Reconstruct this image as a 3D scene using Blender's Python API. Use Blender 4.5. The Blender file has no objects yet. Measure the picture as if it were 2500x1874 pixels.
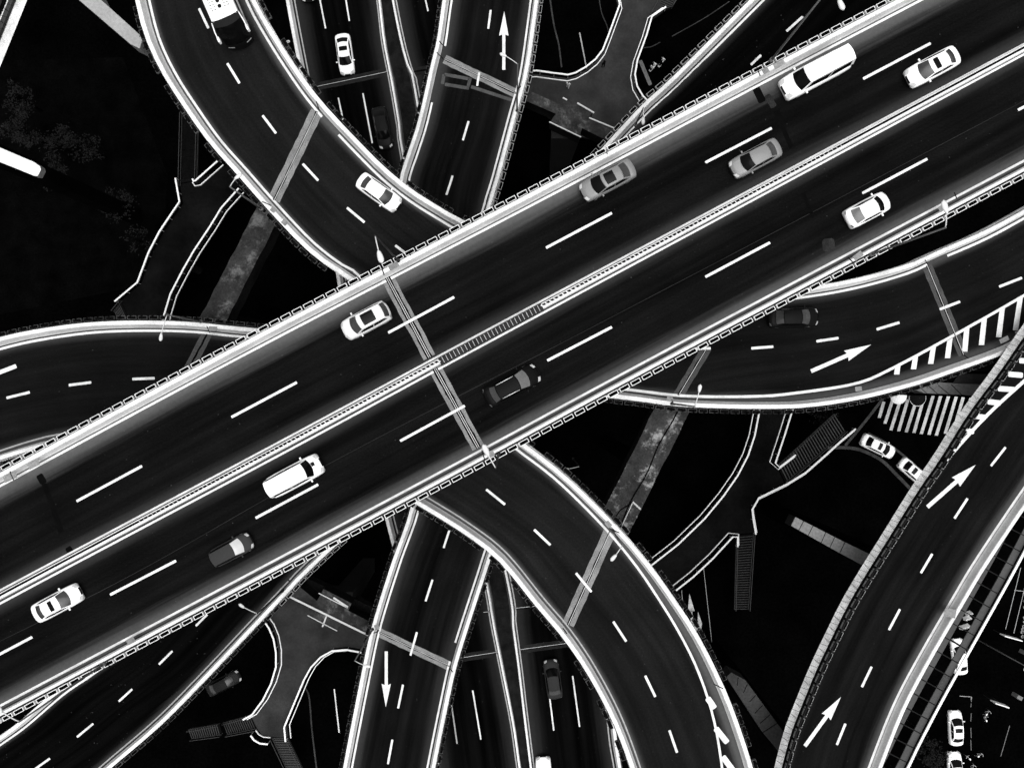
import bpy, math, random
from mathutils import Vector, Matrix
random.seed(7)
R = math.radians
S = bpy.context.scene
COL = S.collection
H = 104.0            # camera height above the ground (m)
FP = 1900.0          # focal length in pixels of the 2500 px wide photograph

def W(px, py, Z):
    """camera-matched survey: image point + depth of the level it stands on -> world point"""
    return Vector(((px - 1250) / FP * Z, -(py - 937) / FP * Z, H - Z))

# ------------------------------------------------------------------ materials
class NT:
    def __init__(s, name):
        s.m = bpy.data.materials.new(name); s.m.use_nodes = True
        s.t = s.m.node_tree; s.b = s.t.nodes['Principled BSDF']
    def n(s, typ, **kw):
        nd = s.t.nodes.new(typ)
        for k, v in kw.items():
            if k in nd.inputs.keys(): s.put(nd.inputs[k], v)
            else: setattr(nd, k, v)
        return nd
    def put(s, inp, v):
        if hasattr(v, 'is_output'): s.t.links.new(v, inp)
        else: inp.default_value = v
    def math(s, op, a, b=None, c=None, clamp=False):
        nd = s.t.nodes.new('ShaderNodeMath'); nd.operation = op; nd.use_clamp = clamp
        s.put(nd.inputs[0], a)
        if b is not None: s.put(nd.inputs[1], b)
        if c is not None: s.put(nd.inputs[2], c)
        return nd.outputs[0]
    def noise(s, vec, scale, detail=3, rough=.55):
        nd = s.t.nodes.new('ShaderNodeTexNoise')
        nd.inputs['Scale'].default_value = scale; nd.inputs['Detail'].default_value = detail
        nd.inputs['Roughness'].default_value = rough
        if vec is not None: s.t.links.new(vec, nd.inputs['Vector'])
        return nd.outputs['Fac']
    def ss(s, v, a, b):
        nd = s.t.nodes.new('ShaderNodeMapRange'); nd.interpolation_type = 'SMOOTHSTEP'
        s.put(nd.inputs['Value'], v); s.put(nd.inputs['From Min'], a); s.put(nd.inputs['From Max'], b)
        return nd.outputs['Result']
    def lin(s, v, a, b, c, d):
        nd = s.t.nodes.new('ShaderNodeMapRange')
        for k, x in zip(('Value', 'From Min', 'From Max', 'To Min', 'To Max'), (v, a, b, c, d)): s.put(nd.inputs[k], x)
        return nd.outputs['Result']
    def grey(s, v):
        nd = s.t.nodes.new('ShaderNodeCombineColor')
        for i in range(3): s.put(nd.inputs[i], v)
        return nd.outputs[0]
    def fin(s, val, rough=.7, spec=.2, metal=0.0, coat=0.0):
        s.put(s.b.inputs['Base Color'], s.grey(val) if hasattr(val, 'is_output') else (val, val, val, 1))
        s.put(s.b.inputs['Roughness'], rough); s.put(s.b.inputs['Specular IOR Level'], spec)
        s.b.inputs['Metallic'].default_value = metal; s.b.inputs['Coat Weight'].default_value = coat
        return s.m

def tone(v): return v * .62 if v < .3 else v * (.62 + .38 * min(1, (v - .3) / .4))
def surface(name, v, var=.15, scale=1.5, rough=.7, spec=.15, metal=0, coat=0, fine=0):
    v = tone(v); k = NT(name); tc = k.n('ShaderNodeTexCoord').outputs['Object']
    x = k.lin(k.noise(tc, scale, 4), .25, .75, v * (1 - var), v * (1 + var))
    if fine: x = k.math('MULTIPLY', x, k.lin(k.noise(tc, scale * 14, 2), .3, .7, 1 - fine, 1 + fine))
    return k.fin(x, rough, spec, metal, coat)

def stained(name, v, hi):
    """weathered concrete with pale lime blooms and dark drip streaks"""
    v = tone(v); hi = tone(hi); k = NT(name); tc = k.n('ShaderNodeTexCoord').outputs['Object']
    a = k.lin(k.noise(tc, .35, 5, .65), .3, .7, v * .45, v * 1.6)
    b = k.math('MULTIPLY', k.ss(k.noise(tc, .42, 6, .75), .50, .66), hi)
    c = k.lin(k.noise(tc, 5, 4, .8), .3, .7, .55, 1.4)
    return k.fin(k.math('MULTIPLY', k.math('ADD', a, b), c), .9, 0.0)
def asphalt(name, base, dust, rl, al, rr, ar, streak=.5, grain=.35):
    """asphalt with pale grit washed against its two kerbs (rl/rr = width of the grit in metres, al/ar its density)"""
    base = tone(base); dust = tone(dust); k = NT(name)
    u1 = k.n('ShaderNodeUVMap', uv_map='road').outputs['UV']; u2 = k.n('ShaderNodeUVMap', uv_map='side').outputs['UV']
    s1 = k.n('ShaderNodeSeparateXYZ'); k.t.links.new(u1, s1.inputs[0])
    s2 = k.n('ShaderNodeSeparateXYZ'); k.t.links.new(u2, s2.inputs[0])
    u, dl, dr = s1.outputs['X'], s1.outputs['Y'], s2.outputs['X']
    cv = k.n('ShaderNodeCombineXYZ'); k.put(cv.inputs[0], k.math('MULTIPLY', u, .035)); k.put(cv.inputs[1], k.math('MULTIPLY', dl, 1.0))
    ss = k.noise(cv.outputs[0], 1.0, 3)
    tc = k.n('ShaderNodeTexCoord').outputs['Object']
    wob = k.lin(k.noise(cv.outputs[0], 2.4, 4), .3, .7, .8, 1.2)
    def edge(d, r, a):
        e = k.math('SUBTRACT', 1.0, k.ss(k.math('MULTIPLY', d, wob), -.1, r))
        return k.math('MULTIPLY', k.math('POWER', e, 1.35), a)
    e = k.math('MAXIMUM', edge(dl, rl, al), edge(dr, rr, ar))
    g = k.lin(k.noise(tc, 7, 3, .8), .3, .7, 1 - grain, 1 + grain)
    big = k.lin(k.noise(tc, .16, 3), .3, .7, .8, 1.25)
    a = k.math('MULTIPLY', k.math('MULTIPLY', k.lin(ss, .3, .7, base * (1 - streak), base * (1 + streak)), g), big)
    pale = k.math('MULTIPLY', dust, k.lin(k.noise(tc, 3, 4, .7), .25, .75, .85, 1.15))
    x = k.math('ADD', k.math('MULTIPLY', a, k.math('SUBTRACT', 1.0, e)), k.math('MULTIPLY', pale, e))
    # stray bright chips of litter
    sp = k.math('GREATER_THAN', k.noise(tc, 5.5, 0), .86)
    x = k.math('ADD', x, k.math('MULTIPLY', sp, .025))
    return k.fin(x, .9, 0.0)

M = {}
M['paint'] = surface('road_paint', .64, .22, .9, .7, .1, fine=.14)
M['paint_dim'] = surface('worn_road_paint', .42, .2, 3, .7, .1, fine=.15)
M['paint_old'] = surface('old_road_paint', .20, .3, 3, .7, .1, fine=.2)
M['white_conc'] = surface('white_washed_concrete', .66, .2, .5, .75, .1, fine=.13)
M['grey_conc'] = surface('grey_concrete', .30, .3, .5, .85, .05, fine=.2)
M['band'] = surface('joint_mortar', .27, .35, .7, .85, .05, fine=.3)
M['band_dim'] = surface('dull_joint_mortar', .085, .35, .7, .85, .05, fine=.3)
M['band_deep'] = surface('dark_joint_mortar', .022, .4, .7, .85, .0, fine=.3)  # darkest joint mortar, for the lowest road
M['rubber'] = surface('joint_rubber', .004, .2, 1, .8, 0)
M['steel'] = surface('joint_steel', .5, .15, 1, .4, .3)
M['deck'] = surface('deck_concrete', .07, .3, .4, .85, .02)
M['fascia'] = surface('fascia_concrete', .78, .3, .9, .8, .05, fine=.3)
M['column_shade'] = surface('shaded_column_concrete', .003, .5, .4, .95, 0)  # column concrete; the blackness under the decks is put into its colour
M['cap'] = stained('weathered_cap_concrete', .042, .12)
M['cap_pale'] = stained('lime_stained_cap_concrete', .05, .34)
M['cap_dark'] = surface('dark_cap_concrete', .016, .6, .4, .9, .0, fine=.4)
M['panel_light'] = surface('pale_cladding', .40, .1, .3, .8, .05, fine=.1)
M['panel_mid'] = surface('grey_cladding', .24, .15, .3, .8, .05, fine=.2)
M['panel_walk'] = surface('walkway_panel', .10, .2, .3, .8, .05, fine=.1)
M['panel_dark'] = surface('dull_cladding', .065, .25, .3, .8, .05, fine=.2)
M['panel_deep'] = surface('dark_grey_cladding', .022, .25, .3, .8, .05, fine=.2)  # darkest cladding, for beam sides and pier columns
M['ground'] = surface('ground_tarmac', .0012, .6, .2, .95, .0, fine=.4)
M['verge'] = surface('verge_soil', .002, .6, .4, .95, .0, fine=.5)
M['path'] = surface('footbridge_paving', .043, .45, .3, .9, .0, fine=.12)
M['path_dark'] = surface('shaded_footbridge_paving', .0075, .6, .2, .9, .0, fine=.15)  # same paving as path, with the overhead shade darkened into its colour
M['rail'] = surface('white_rail_paint', .78, .05, 2, .5, .2)
M['rail_dim'] = surface('grey_rail_paint', .055, .1, 2, .5, .2)
M['tread'] = surface('stair_tread', .006, .4, 2, .9, .0)
M['nosing'] = surface('stair_nosing', .055, .3, 2, .8, .05)
M['leaf'] = surface('leaf', .013, .95, 1.3, .8, .05)
M['leaf_dark'] = surface('dark_leaf', .006, .8, 2.5, .8, .0)
M['soil'] = surface('planter_soil', .003, .5, 6, .95, .0)
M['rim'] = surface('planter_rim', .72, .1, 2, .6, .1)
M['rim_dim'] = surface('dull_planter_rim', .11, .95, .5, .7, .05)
M['black'] = surface('black_trim', .006, .1, 3, .6, .1)
M['tyre'] = surface('tyre_rubber', .008, .1, 3, .9, .0)
M['rim_alloy'] = surface('alloy_rim', .3, .1, 3, .35, .4, .6)
M['glass'] = surface('dark_glass', .004, .2, 2, .12, .07)
M['glass_grey'] = surface('smoky_glass', .045, .35, 2.2, .15, .4)
M['glass_sky'] = surface('painted_sky_glass', .17, .25, 1.2, .15, .5)  # base colour lightened to stand in for reflected sky
M['glass_pale'] = surface('painted_reflection_glass', .55, .12, 1.2, .15, .5)  # bright base colour paints in the light reflected by a windscreen
M['lens'] = surface('lamp_lens', .55, .1, 3, .2, .5)
M['chrome'] = surface('chrome', .7, .05, 3, .25, .5, .5)
M['red'] = surface('tail_lens', .16, .1, 3, .3, .4)
M['lamp'] = surface('lamp_shell', .6, .05, 3, .4, .2)
M['pole'] = surface('lamp_pole', .16, .2, 1, .5, .2)
M['pole_dark'] = surface('dark_lamp_pole', .03, .2, 1, .6, .1)
M['skin'] = surface('skin', .3, .1, 5, .6, .2)
M['cloth_white'] = surface('white_cloth', .75, .1, 5, .8, .1)
M['cloth_black'] = surface('dark_cloth', .01, .1, 5, .9, .0)
M['bark'] = surface('bark', .003, .3, 4, .9, .0)
M['brick'] = surface('median_paving', .014, .6, .8, .9, .0, fine=.4)
PAINTS = {}
def carpaint(v):
    if v not in PAINTS: PAINTS[v] = surface('car_paint', v, .03, .6, .28, .3 if v > .05 else .025, 0, .25 if v > .05 else 0)
    return PAINTS[v]
A_T = asphalt('top_asphalt', .0066, .145, 2.05, 1, 1.4, .32, .45)
A_T2 = asphalt('top_asphalt_far_side', .0066, .14, 1.3, .32, 1.75, .85, .45)
A_A = asphalt('curve_asphalt', .0125, .14, .7, .7, 1.0, .8, .35)
A_B = asphalt('branch_asphalt', .0085, .12, .9, .6, .9, .6, .35)
A_C = asphalt('ramp_asphalt', .0070, .10, 1.7, .5, 1.5, .35, .6)
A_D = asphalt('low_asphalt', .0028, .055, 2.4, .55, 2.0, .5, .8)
A_E = asphalt('side_asphalt', .0085, .12, .5, .4, 1.1, .9, .5)
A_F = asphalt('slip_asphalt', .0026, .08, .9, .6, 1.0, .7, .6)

# ------------------------------------------------------------------ mesh helpers
class MB:
    def __init__(s): s.v = []; s.f = []; s.mi = []; s.uv = {}
    def add(s, vs, fs, mi=0):
        o = len(s.v); s.v += [Vector(v) for v in vs]
        for f in fs: s.f.append([o + i for i in f]); s.mi.append(mi)
        return o
    def box(s, c, d, rot=0, mi=0, M4=None):
        x, y, z = d[0] / 2, d[1] / 2, d[2] / 2
        vs = [Vector((a * x, b * y, e * z)) for e in (-1, 1) for b in (-1, 1) for a in (-1, 1)]
        m = Matrix.Translation(c) @ (M4 if M4 else Matrix.Rotation(rot, 4, 'Z'))
        s.add([m @ v for v in vs], [(0, 2, 3, 1), (4, 5, 7, 6), (0, 1, 5, 4), (2, 6, 7, 3), (0, 4, 6, 2), (1, 3, 7, 5)], mi)
    def bar(s, a, b, w, h, mi=0):
        a = Vector(a); b = Vector(b); d = b - a; L = d.length
        if L < 1e-5: return
        q = d.to_track_quat('X', 'Z').to_matrix().to_4x4()
        s.box((a + b) / 2, (L, w, h), mi=mi, M4=q)
    def tube(s, pts, r, n=8, mi=0, cap=True):
        pts = [Vector(p) for p in pts]; rs = r if isinstance(r, (list, tuple)) else [r] * len(pts)
        rings = []; prev = None
        for i, p in enumerate(pts):
            t = (pts[min(i + 1, len(pts) - 1)] - pts[max(i - 1, 0)]).normalized()
            ref = Vector((0, 0, 1)) if abs(t.z) < .9 else Vector((1, 0, 0))
            if prev is None: a = t.cross(ref).normalized()
            else: a = (prev - t * prev.dot(t)).normalized()
            prev = a; b = t.cross(a)
            rings.append([p + (a * math.cos(2 * math.pi * k / n) + b * math.sin(2 * math.pi * k / n)) * rs[i] for k in range(n)])
        o = len(s.v); s.v += [v for rg in rings for v in rg]
        for i in range(len(pts) - 1):
            for k in range(n):
                s.f.append([o + i * n + k, o + i * n + (k + 1) % n, o + (i + 1) * n + (k + 1) % n, o + (i + 1) * n + k]); s.mi.append(mi)
        if cap:
            s.f.append([o + k for k in range(n)][::-1]); s.mi.append(mi)
            e = o + (len(pts) - 1) * n; s.f.append([e + k for k in range(n)]); s.mi.append(mi)
    def grid(s, rows, mi=0, closed=False):
        n = len(rows[0]); o = len(s.v); s.v += [Vector(p) for r in rows for p in r]
        for i in range(len(rows) - 1):
            for k in range(n if closed else n - 1):
                s.f.append([o + i * n + k, o + i * n + (k + 1) % n, o + (i + 1) * n + (k + 1) % n, o + (i + 1) * n + k]); s.mi.append(mi)
        return o
    def prism(s, top, bot, mi=0, mside=None):
        n = len(top); o = s.add(list(top) + list(bot), [])
        s.f.append([o + i for i in range(n)]); s.mi.append(mi)
        s.f.append([o + n + i for i in range(n)][::-1]); s.mi.append(mi)
        for i in range(n):
            j = (i + 1) % n
            s.f.append([o + j, o + i, o + n + i, o + n + j]); s.mi.append(mi if mside is None else mside)
    def build(s, name, mats, parent=None, smooth=False, local=False, fixn=True, bevel=0):
        me = bpy.data.meshes.new(name)
        off = Vector((0, 0, 0))
        if parent is not None and not local:
            p = parent
            while p is not None: off = off + p.location; p = p.parent
        me.from_pydata([v - off for v in s.v], [], s.f); me.update()
        for m in (mats if isinstance(mats, (list, tuple)) else [mats]): me.materials.append(m)
        for p, mi in zip(me.polygons, s.mi): p.material_index = mi; p.use_smooth = smooth
        for lname, data in s.uv.items():
            ul = me.uv_layers.new(name=lname)
            for li, lp in enumerate(me.loops): ul.data[li].uv = data[lp.vertex_index]
        if fixn:
            import bmesh
            bm = bmesh.new(); bm.from_mesh(me); bmesh.ops.recalc_face_normals(bm, faces=bm.faces); bm.to_mesh(me); bm.free()
        o = bpy.data.objects.new(name, me); COL.objects.link(o)
        if parent is not None: o.parent = parent
        if bevel:
            b = o.modifiers.new('bevel', 'BEVEL'); b.width = bevel; b.segments = 2; b.limit_method = 'ANGLE'; b.angle_limit = R(40)
        return o

def tag(o, label=None, cat=None, group=None, kind=None):
    if label: o['label'] = label
    if cat: o['category'] = cat
    if group: o['group'] = group
    if kind: o['kind'] = kind
    return o
def empty(name, loc, label=None, cat=None, group=None, kind=None, rz=0):
    o = bpy.data.objects.new(name, None); COL.objects.link(o); o.empty_display_size = .2
    o.location = loc; o.rotation_euler = (0, 0, rz)
    return tag(o, label, cat, group, kind)

def catmull(P, k=10):
    P = [Vector(p) for p in P]; out = []
    Q = [P[0] * 2 - P[1]] + P + [P[-1] * 2 - P[-2]]
    for i in range(1, len(Q) - 2):
        a, b, c, d = Q[i - 1], Q[i], Q[i + 1], Q[i + 2]
        for j in range(k):
            t = j / k
            out.append(.5 * ((2 * b) + (c - a) * t + (2 * a - 5 * b + 4 * c - d) * t * t + (3 * b - a - 3 * c + d) * t ** 3))
    out.append(P[-1]); return out
def resample(P, n):
    D = [0]
    for i in range(1, len(P)): D.append(D[-1] + (P[i] - P[i - 1]).length)
    out = []; j = 0
    for i in range(n):
        t = D[-1] * i / (n - 1)
        while j < len(P) - 2 and D[j + 1] < t: j += 1
        s = (t - D[j]) / max(1e-9, D[j + 1] - D[j]); out.append(P[j].lerp(P[j + 1], min(1, max(0, s))))
    return out
def length(P): return sum((P[i + 1] - P[i]).length for i in range(len(P) - 1))
def lift(pts, Z, smooth=True):
    P = [W(p[0], p[1], Z(p[0]) if callable(Z) else (p[2] if len(p) > 2 else Z)) for p in pts]
    return catmull(P) if smooth and len(P) > 2 else P
def normals(P):
    N = []
    for i in range(len(P)):
        t = P[min(i + 1, len(P) - 1)] - P[max(i - 1, 0)]; t.z = 0; t.normalize(); N.append(Vector((-t.y, t.x, 0)))
    return N
UP = Vector((0, 0, 1))
def sweep(mb, P, prof, sgn, mi=0, closed=True, caps=True):
    N = normals(P); rows = [[P[i] + N[i] * (sgn * o) + UP * h for o, h in prof] for i in range(len(P))]
    o = mb.grid(rows, mi, closed); n = len(prof)
    if caps and closed:
        mb.f.append([o + k for k in range(n)]); mb.mi.append(mi)
        e = o + (len(P) - 1) * n; mb.f.append([e + k for k in range(n)][::-1]); mb.mi.append(mi)
def ribbon(mb, P, w, dz, mi=0, broken=()):
    N = normals(P); mb.grid([[P[i] + N[i] * (w / 2) + UP * dz, P[i] - N[i] * (w / 2) + UP * dz] for i in range(len(P))], mi)

def seg(mb, a, b, w, Z, dz=.014, mi=0):
    za = Z(a[0]) if callable(Z) else Z; zb = Z(b[0]) if callable(Z) else Z
    A, B = W(*a, za), W(*b, zb); t = (B - A); t.z = 0; t.normalize(); n = Vector((-t.y, t.x, 0)) * (w / 2)
    r = w * .18; tt = t * r   # slightly rounded thermoplastic ends
    vs = [A + n * .7, A + n + tt, B + n - tt, B + n * .7, B - n * .7, B - n - tt, A - n + tt, A - n * .7]
    mb.add([v + UP * dz for v in vs], [tuple(range(8))], mi)
def arrow(parent, tail, base, tip, w, hw, Z):
    A, B, C = W(*tail, Z), W(*base, Z), W(*tip, Z); t = (C - A).normalized(); n = Vector((-t.y, t.x, 0))
    mb = MB(); vs = [A + n * w / 2, B + n * w / 2, B + n * hw - t * .12, C, B - n * hw - t * .12, B - n * w / 2, A - n * w / 2]
    mb.add([v + UP * .014 for v in vs], [(0, 1, 5, 6), (1, 2, 3, 4, 5)]); mb.build('arrow_marking', M['paint'], parent)

PLANT = []   # (priority, point, angle, style, label, group)
def road_sheet(name, L, Rr, mat, parent, ext=(.32, .32), cols=12, dz=.004):
    n = max(8, int(max(length(L), length(Rr)) / 1.2)); a = resample(L, n); b = resample(Rr, n)
    mb = MB(); uv1 = []; uv2 = []; u = 0; rows = []
    for i in range(n):
        if i: u += ((a[i] - a[i - 1]).length + (b[i] - b[i - 1]).length) / 2
        d = (b[i] - a[i]); w = d.length; d = d / w; row = []
        for k in range(cols + 1):
            t = -ext[0] + (w + ext[0] + ext[1]) * k / cols
            row.append(a[i] + d * t + UP * dz); uv1.append((u, t)); uv2.append((w - t, w))
        rows.append(row)
    mb.grid(rows); mb.uv = {'road': uv1, 'side': uv2}
    return mb.build(name, mat, parent)
def side_sign(P, Q):
    i = len(P) // 2; q = min(Q, key=lambda v: (v - P[i]).length); return 1 if (P[i] - q).dot(normals(P)[i]) > 0 else -1
def parapet(P, sgn, label, out=.80, gap=.26, h=1.05, drop=.9, top=.38, mat='white_conc', fascia='fascia', batter=0):
    c = P[len(P) // 2]; n = max(6, int(length(P) / 1.5)); P = resample(P, n)
    e = empty('parapet_wall', c, label, 'parapet')
    mb = MB(); sweep(mb, P, [(gap, 0), (gap + .06, .18), (out - top, h - .06), (out - top + .04, h), (out - .04, h), (out, h - .04), (out, .02), (gap, -.02)], sgn)
    mb.build('wall', M[mat], e)
    mb = MB(); sweep(mb, P, [(out - .1, .0), (out + .05, .0), (out + .05 + batter, -drop), (out - .1, -drop)], sgn)  # batter flares the fascia outward, added so it catches more sky
    mb.build('fascia', M[fascia], e)
    return e
def planters(P, sgn, out, pri, style, label, group, step=.955, z=.5, skip=.0, box=(-1e9, 1e9)):
    P = resample(P, max(2, int(length(P) / step))); N = normals(P)
    for i, p in enumerate(P):
        if random.random() < skip: continue
        q = p + N[i] * (sgn * (out + .33)); d = H - q.z
        px, py = 1250 + q.x / d * FP, 937 - q.y / d * FP
        if not (-25 < px < 2525 and -25 < py < 1899): continue
        t = Vector((N[i].y, -N[i].x, 0)) * sgn; PLANT.append((pri, q + UP * z, math.atan2(t.y, t.x), style, label, group))
def deck(parent, L, Rr, thick=1.7, out=1.0, sink=.03):
    n = max(8, int(max(length(L), length(Rr)) / 1.2)); a = resample(L, n); b = resample(Rr, n); mb = MB(); rows = []
    for i in range(n):
        d = b[i] - a[i]; d.z = 0; w = d.length; d.normalize(); A = a[i] - d * out - UP * sink; B = b[i] + d * out - UP * sink
        rows.append([A, B, B - UP * .35, b[i] - d * (w * .22) - UP * thick, a[i] + d * (w * .22) - UP * thick, A - UP * .35])
    o = mb.grid(rows, 0, True); mb.f.append([o + k for k in range(6)]); mb.mi.append(0)
    e = o + (n - 1) * 6; mb.f.append([e + k for k in range(6)][::-1]); mb.mi.append(0)
    return mb.build('deck_slab', M['deck'], parent)
def joint(parent, a, b, w, Z, mat='band', bars=2, dz=.009):
    A, B = W(*a, Z), W(*b, Z); t = (B - A).normalized(); n = Vector((-t.y, t.x, 0)); L = (B - A).length
    mb = MB(); K = max(4, int(L / .5)); rows = []
    for i in range(K + 1):
        p = A.lerp(B, i / K); j = random.uniform(-.03, .03)
        rows.append([p + n * (w / 2 + j) + UP * dz, p - n * (w / 2 + random.uniform(-.03, .03)) + UP * dz])
    mb.grid(rows)
    rw = .1 if bars < 2 else .34
    rows = []
    for i in range(K + 1):
        p = A.lerp(B, i / K); rows.append([p + n * (rw / 2 + random.uniform(0, .09)) + UP * (dz + .004), p - n * (rw / 2 + random.uniform(0, .09)) + UP * (dz + .004)])
    mb.grid(rows, 1)
    for s in ((-.07, .07) if bars >= 2 else ((.02,) if bars else ())):
        mb.add([p + n * (s + q) + UP * (dz + .009) for p, q in ((A, .025), (B, .025), (B, -.025), (A, -.025))], [(0, 1, 2, 3)], 2)
    mb.build('expansion_joint', [M[mat], M['rubber'], M['steel']], parent)
def marks(parent, dashes, w, Z, mat='paint', name='lane_marking'):
    mb = MB()
    for a, b in dashes: seg(mb, a, b, w, Z)
    return mb.build(name, M[mat], parent)
def edge_line(parent, P, w, mat='paint', gaps=()):
    mb = MB(); P = resample(P, max(4, int(length(P) / 1.0)))
    if not gaps: ribbon(mb, P, w, .012)
    else:
        run = []
        for p in P + [None]:
            hit = p is None
            if p is not None:
                d = H - p.z; px, py = 1250 + p.x / d * FP, 937 - p.y / d * FP
                hit = any((px - g[0]) ** 2 + (py - g[1]) ** 2 < g[2] ** 2 for g in gaps)
            if hit:
                if len(run) > 1: ribbon(mb, run, w, .012)
                run = []
            else: run.append(p)
    return mb.build('edge_line', M[mat], parent)
def road(label, at): return empty('elevated_road', at, label, None, None, 'structure')

# ------------------------------------------------------------------ level heights (metres below the camera)
ZT, ZA, ZB, ZC, ZD, ZE, ZP, ZG = 60.0, 66.0, 72.0, 82.0, 90.0, 70.0, 97.0, H
def ZF(x): return 71.0 if x > 1800 else (82.0 if x < 700 else 82.0 - 11.0 * (x - 700) / 1100)

# ================================================================== TOP VIADUCT
TL = lift([(-150, 1266), (0, 1186), (600, 864), (1300, 500), (1900, 183), (2250, 0), (2650, -210)], ZT)
TU = lift([(-150, 1521), (76, 1400), (700, 1069), (1200, 800), (1858, 450), (2500, 108), (2700, 2)], ZT)
TV = lift([(-150, 1553), (136, 1400), (700, 1101), (1200, 831), (1858, 478), (2500, 133), (2700, 27)], ZT)
TR = lift([(-150, 1801), (0, 1722), (658, 1374), (1174, 1099), (1444, 953), (1800, 763), (2392, 450), (2650, 313)], ZT)
rt = road('topmost straight viaduct road running diagonally across the picture', W(1250, 830, ZT))
deck(rt, TL, TR, 2.0)
road_sheet('road_surface', TL, TU, A_T, rt, (.3, .0), 16); road_sheet('road_surface', TV, TR, A_T2, rt, (.0, .3), 16)
for P in (TL, TR): edge_line(rt, P, .18)
edge_line(rt, TU, .16); edge_line(rt, TV, .16)
marks(rt, [((2107, 193), (2272, 106)), ((1722, 397), (1884, 313)), ((1333, 605), (1494, 520)), ((948, 812), (1109, 725)), ((565, 1018), (725, 933)),
           ((187, 1223), (347, 1137)), ((-160, 1410), (-20, 1335)), ((2485, 269), (2645, 185)), ((2105, 472), (2264, 388)), ((1722, 676), (1880, 592)),
           ((1336, 880), (1494, 798)), ((977, 1076), (1135, 990)), ((624, 1264), (777, 1182)), ((269, 1451), (430, 1368)), ((-90, 1643), (79, 1554))], .2, ZT)
mb = MB(); ribbon(mb, lift([(-100, 1614), (330, 1398), (810, 1128), (1420, 812), (1980, 520), (2560, 215)], ZT), .035, .006)
mb.build('paving_seam', surface('seam', .035, .7, .12, .9, 0), rt)
joint(rt, (944, 675), (1049, 872), 1.0, ZT); joint(rt, (1062, 899), (1168, 1092), 1.0, ZT)
pm = surface('old_patch', .0045, .3, 1, .9, 0); mb = MB()
for a, b, w in (((95, 1158), (108, 1180), .55), ((108, 1180), (132, 1245), .4), ((132, 1245), (150, 1300), .45), ((1845, 215), (1862, 250), .6), ((1895, 270), (1912, 315), .5),
                ((1912, 315), (1932, 360), .35), ((1960, 470), (1985, 530), .3), ((165, 1335), (176, 1352), .5)):
    seg(mb, a, b, w, ZT, .006)
mb.build('repair_patch', pm, rt)
mb = MB(); seg(mb, (2008, 600), (2038, 596), 1.0, ZT, .006); seg(mb, (1872, 232), (1890, 262), .5, ZT, .006); mb.build('repair_patch', surface('pale_patch', .03, .5, 1, .9, 0, fine=.4), rt)
g = side_sign(TL, TR); parapet(TL, g, out=.70, top=.34, gap=.2, label='white concrete parapet along the upper left edge of the topmost viaduct')
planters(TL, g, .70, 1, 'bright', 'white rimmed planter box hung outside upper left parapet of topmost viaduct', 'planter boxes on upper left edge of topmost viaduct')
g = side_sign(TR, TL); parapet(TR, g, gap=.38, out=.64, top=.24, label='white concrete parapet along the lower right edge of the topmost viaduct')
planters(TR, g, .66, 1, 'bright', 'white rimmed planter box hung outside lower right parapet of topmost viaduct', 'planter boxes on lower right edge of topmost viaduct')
# grey repaired lengths on the parapet tops
n = 900; TM = [a.lerp(b, .5) for a, b in zip(resample(TU, n), resample(TV, n))]
g = side_sign(TU, TV)
mbar = empty('median_barrier', W(1250, 790, ZT), 'white twin walled median barrier down the middle of the topmost viaduct', 'barrier')
C9 = resample(TM, 320)
def pxy(p): d = H - p.z; return 1250 + p.x / d * FP, 937 - p.y / d * FP
LAD = (1078, 1322)
left = [p for p in C9 if pxy(p)[0] < LAD[0]]; right = [p for p in C9 if pxy(p)[0] > LAD[1]]; mid = [p for p in C9 if LAD[0] - 8 < pxy(p)[0] < LAD[1] + 8]
for part in (left, right):
    mb = MB(); sweep(mb, part, [(.25, .02), (.235, .55), (.17, .58), (.17, .3), (.17, .02)], g); mb.build('wall', M['white_conc'], mbar)
    mb = MB(); sweep(mb, part, [(.0, .02), (.0, .56), (-.15, .58), (-.18, .54), (-.21, .02)], g); mb.build('wall', M['white_conc'], mbar)
    mb = MB(); sweep(mb, part, [(.165, .02), (.165, .38), (.005, .38), (.005, .02)], g); mb.build('trough', M['rubber'], mbar)
    mb = MB(); Q = resample(part, int(length(part) / .36)); NN = normals(Q)
    for i, p in enumerate(Q):
        x = pxy(p)[0]; k = 1 - abs(x - 1200) / 850
        if k <= 0: continue
        a = p + NN[i] * g * .14; b = p - NN[i] * g * .03; t = Vector((-NN[i].y, NN[i].x, 0)); q = .04 + .05 * k
        mb.bar(a + UP * .53 + t * q, b + UP * .53 - t * q, .02 + .075 * k, .05)
    mb.build('glare_fins', M['white_conc'], mbar)
mb = MB(); sweep(mb, mid, [(.3, .05), (.3, .5), (-.3, .5), (-.3, .05)], g); mb.build('cable_tray', surface('tray_metal', .03, .5, 1, .7, .1), mbar)
mb = MB(); Q = resample(mid, int(length(mid) / .31)); NN = normals(Q)
for i, p in enumerate(Q):
    a = p + NN[i] * .24; b = p - NN[i] * .24; mb.bar(a + UP * .52, b + UP * .52, .035, .05)
mb.build('tray_rungs', M['steel'], mbar)

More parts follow.
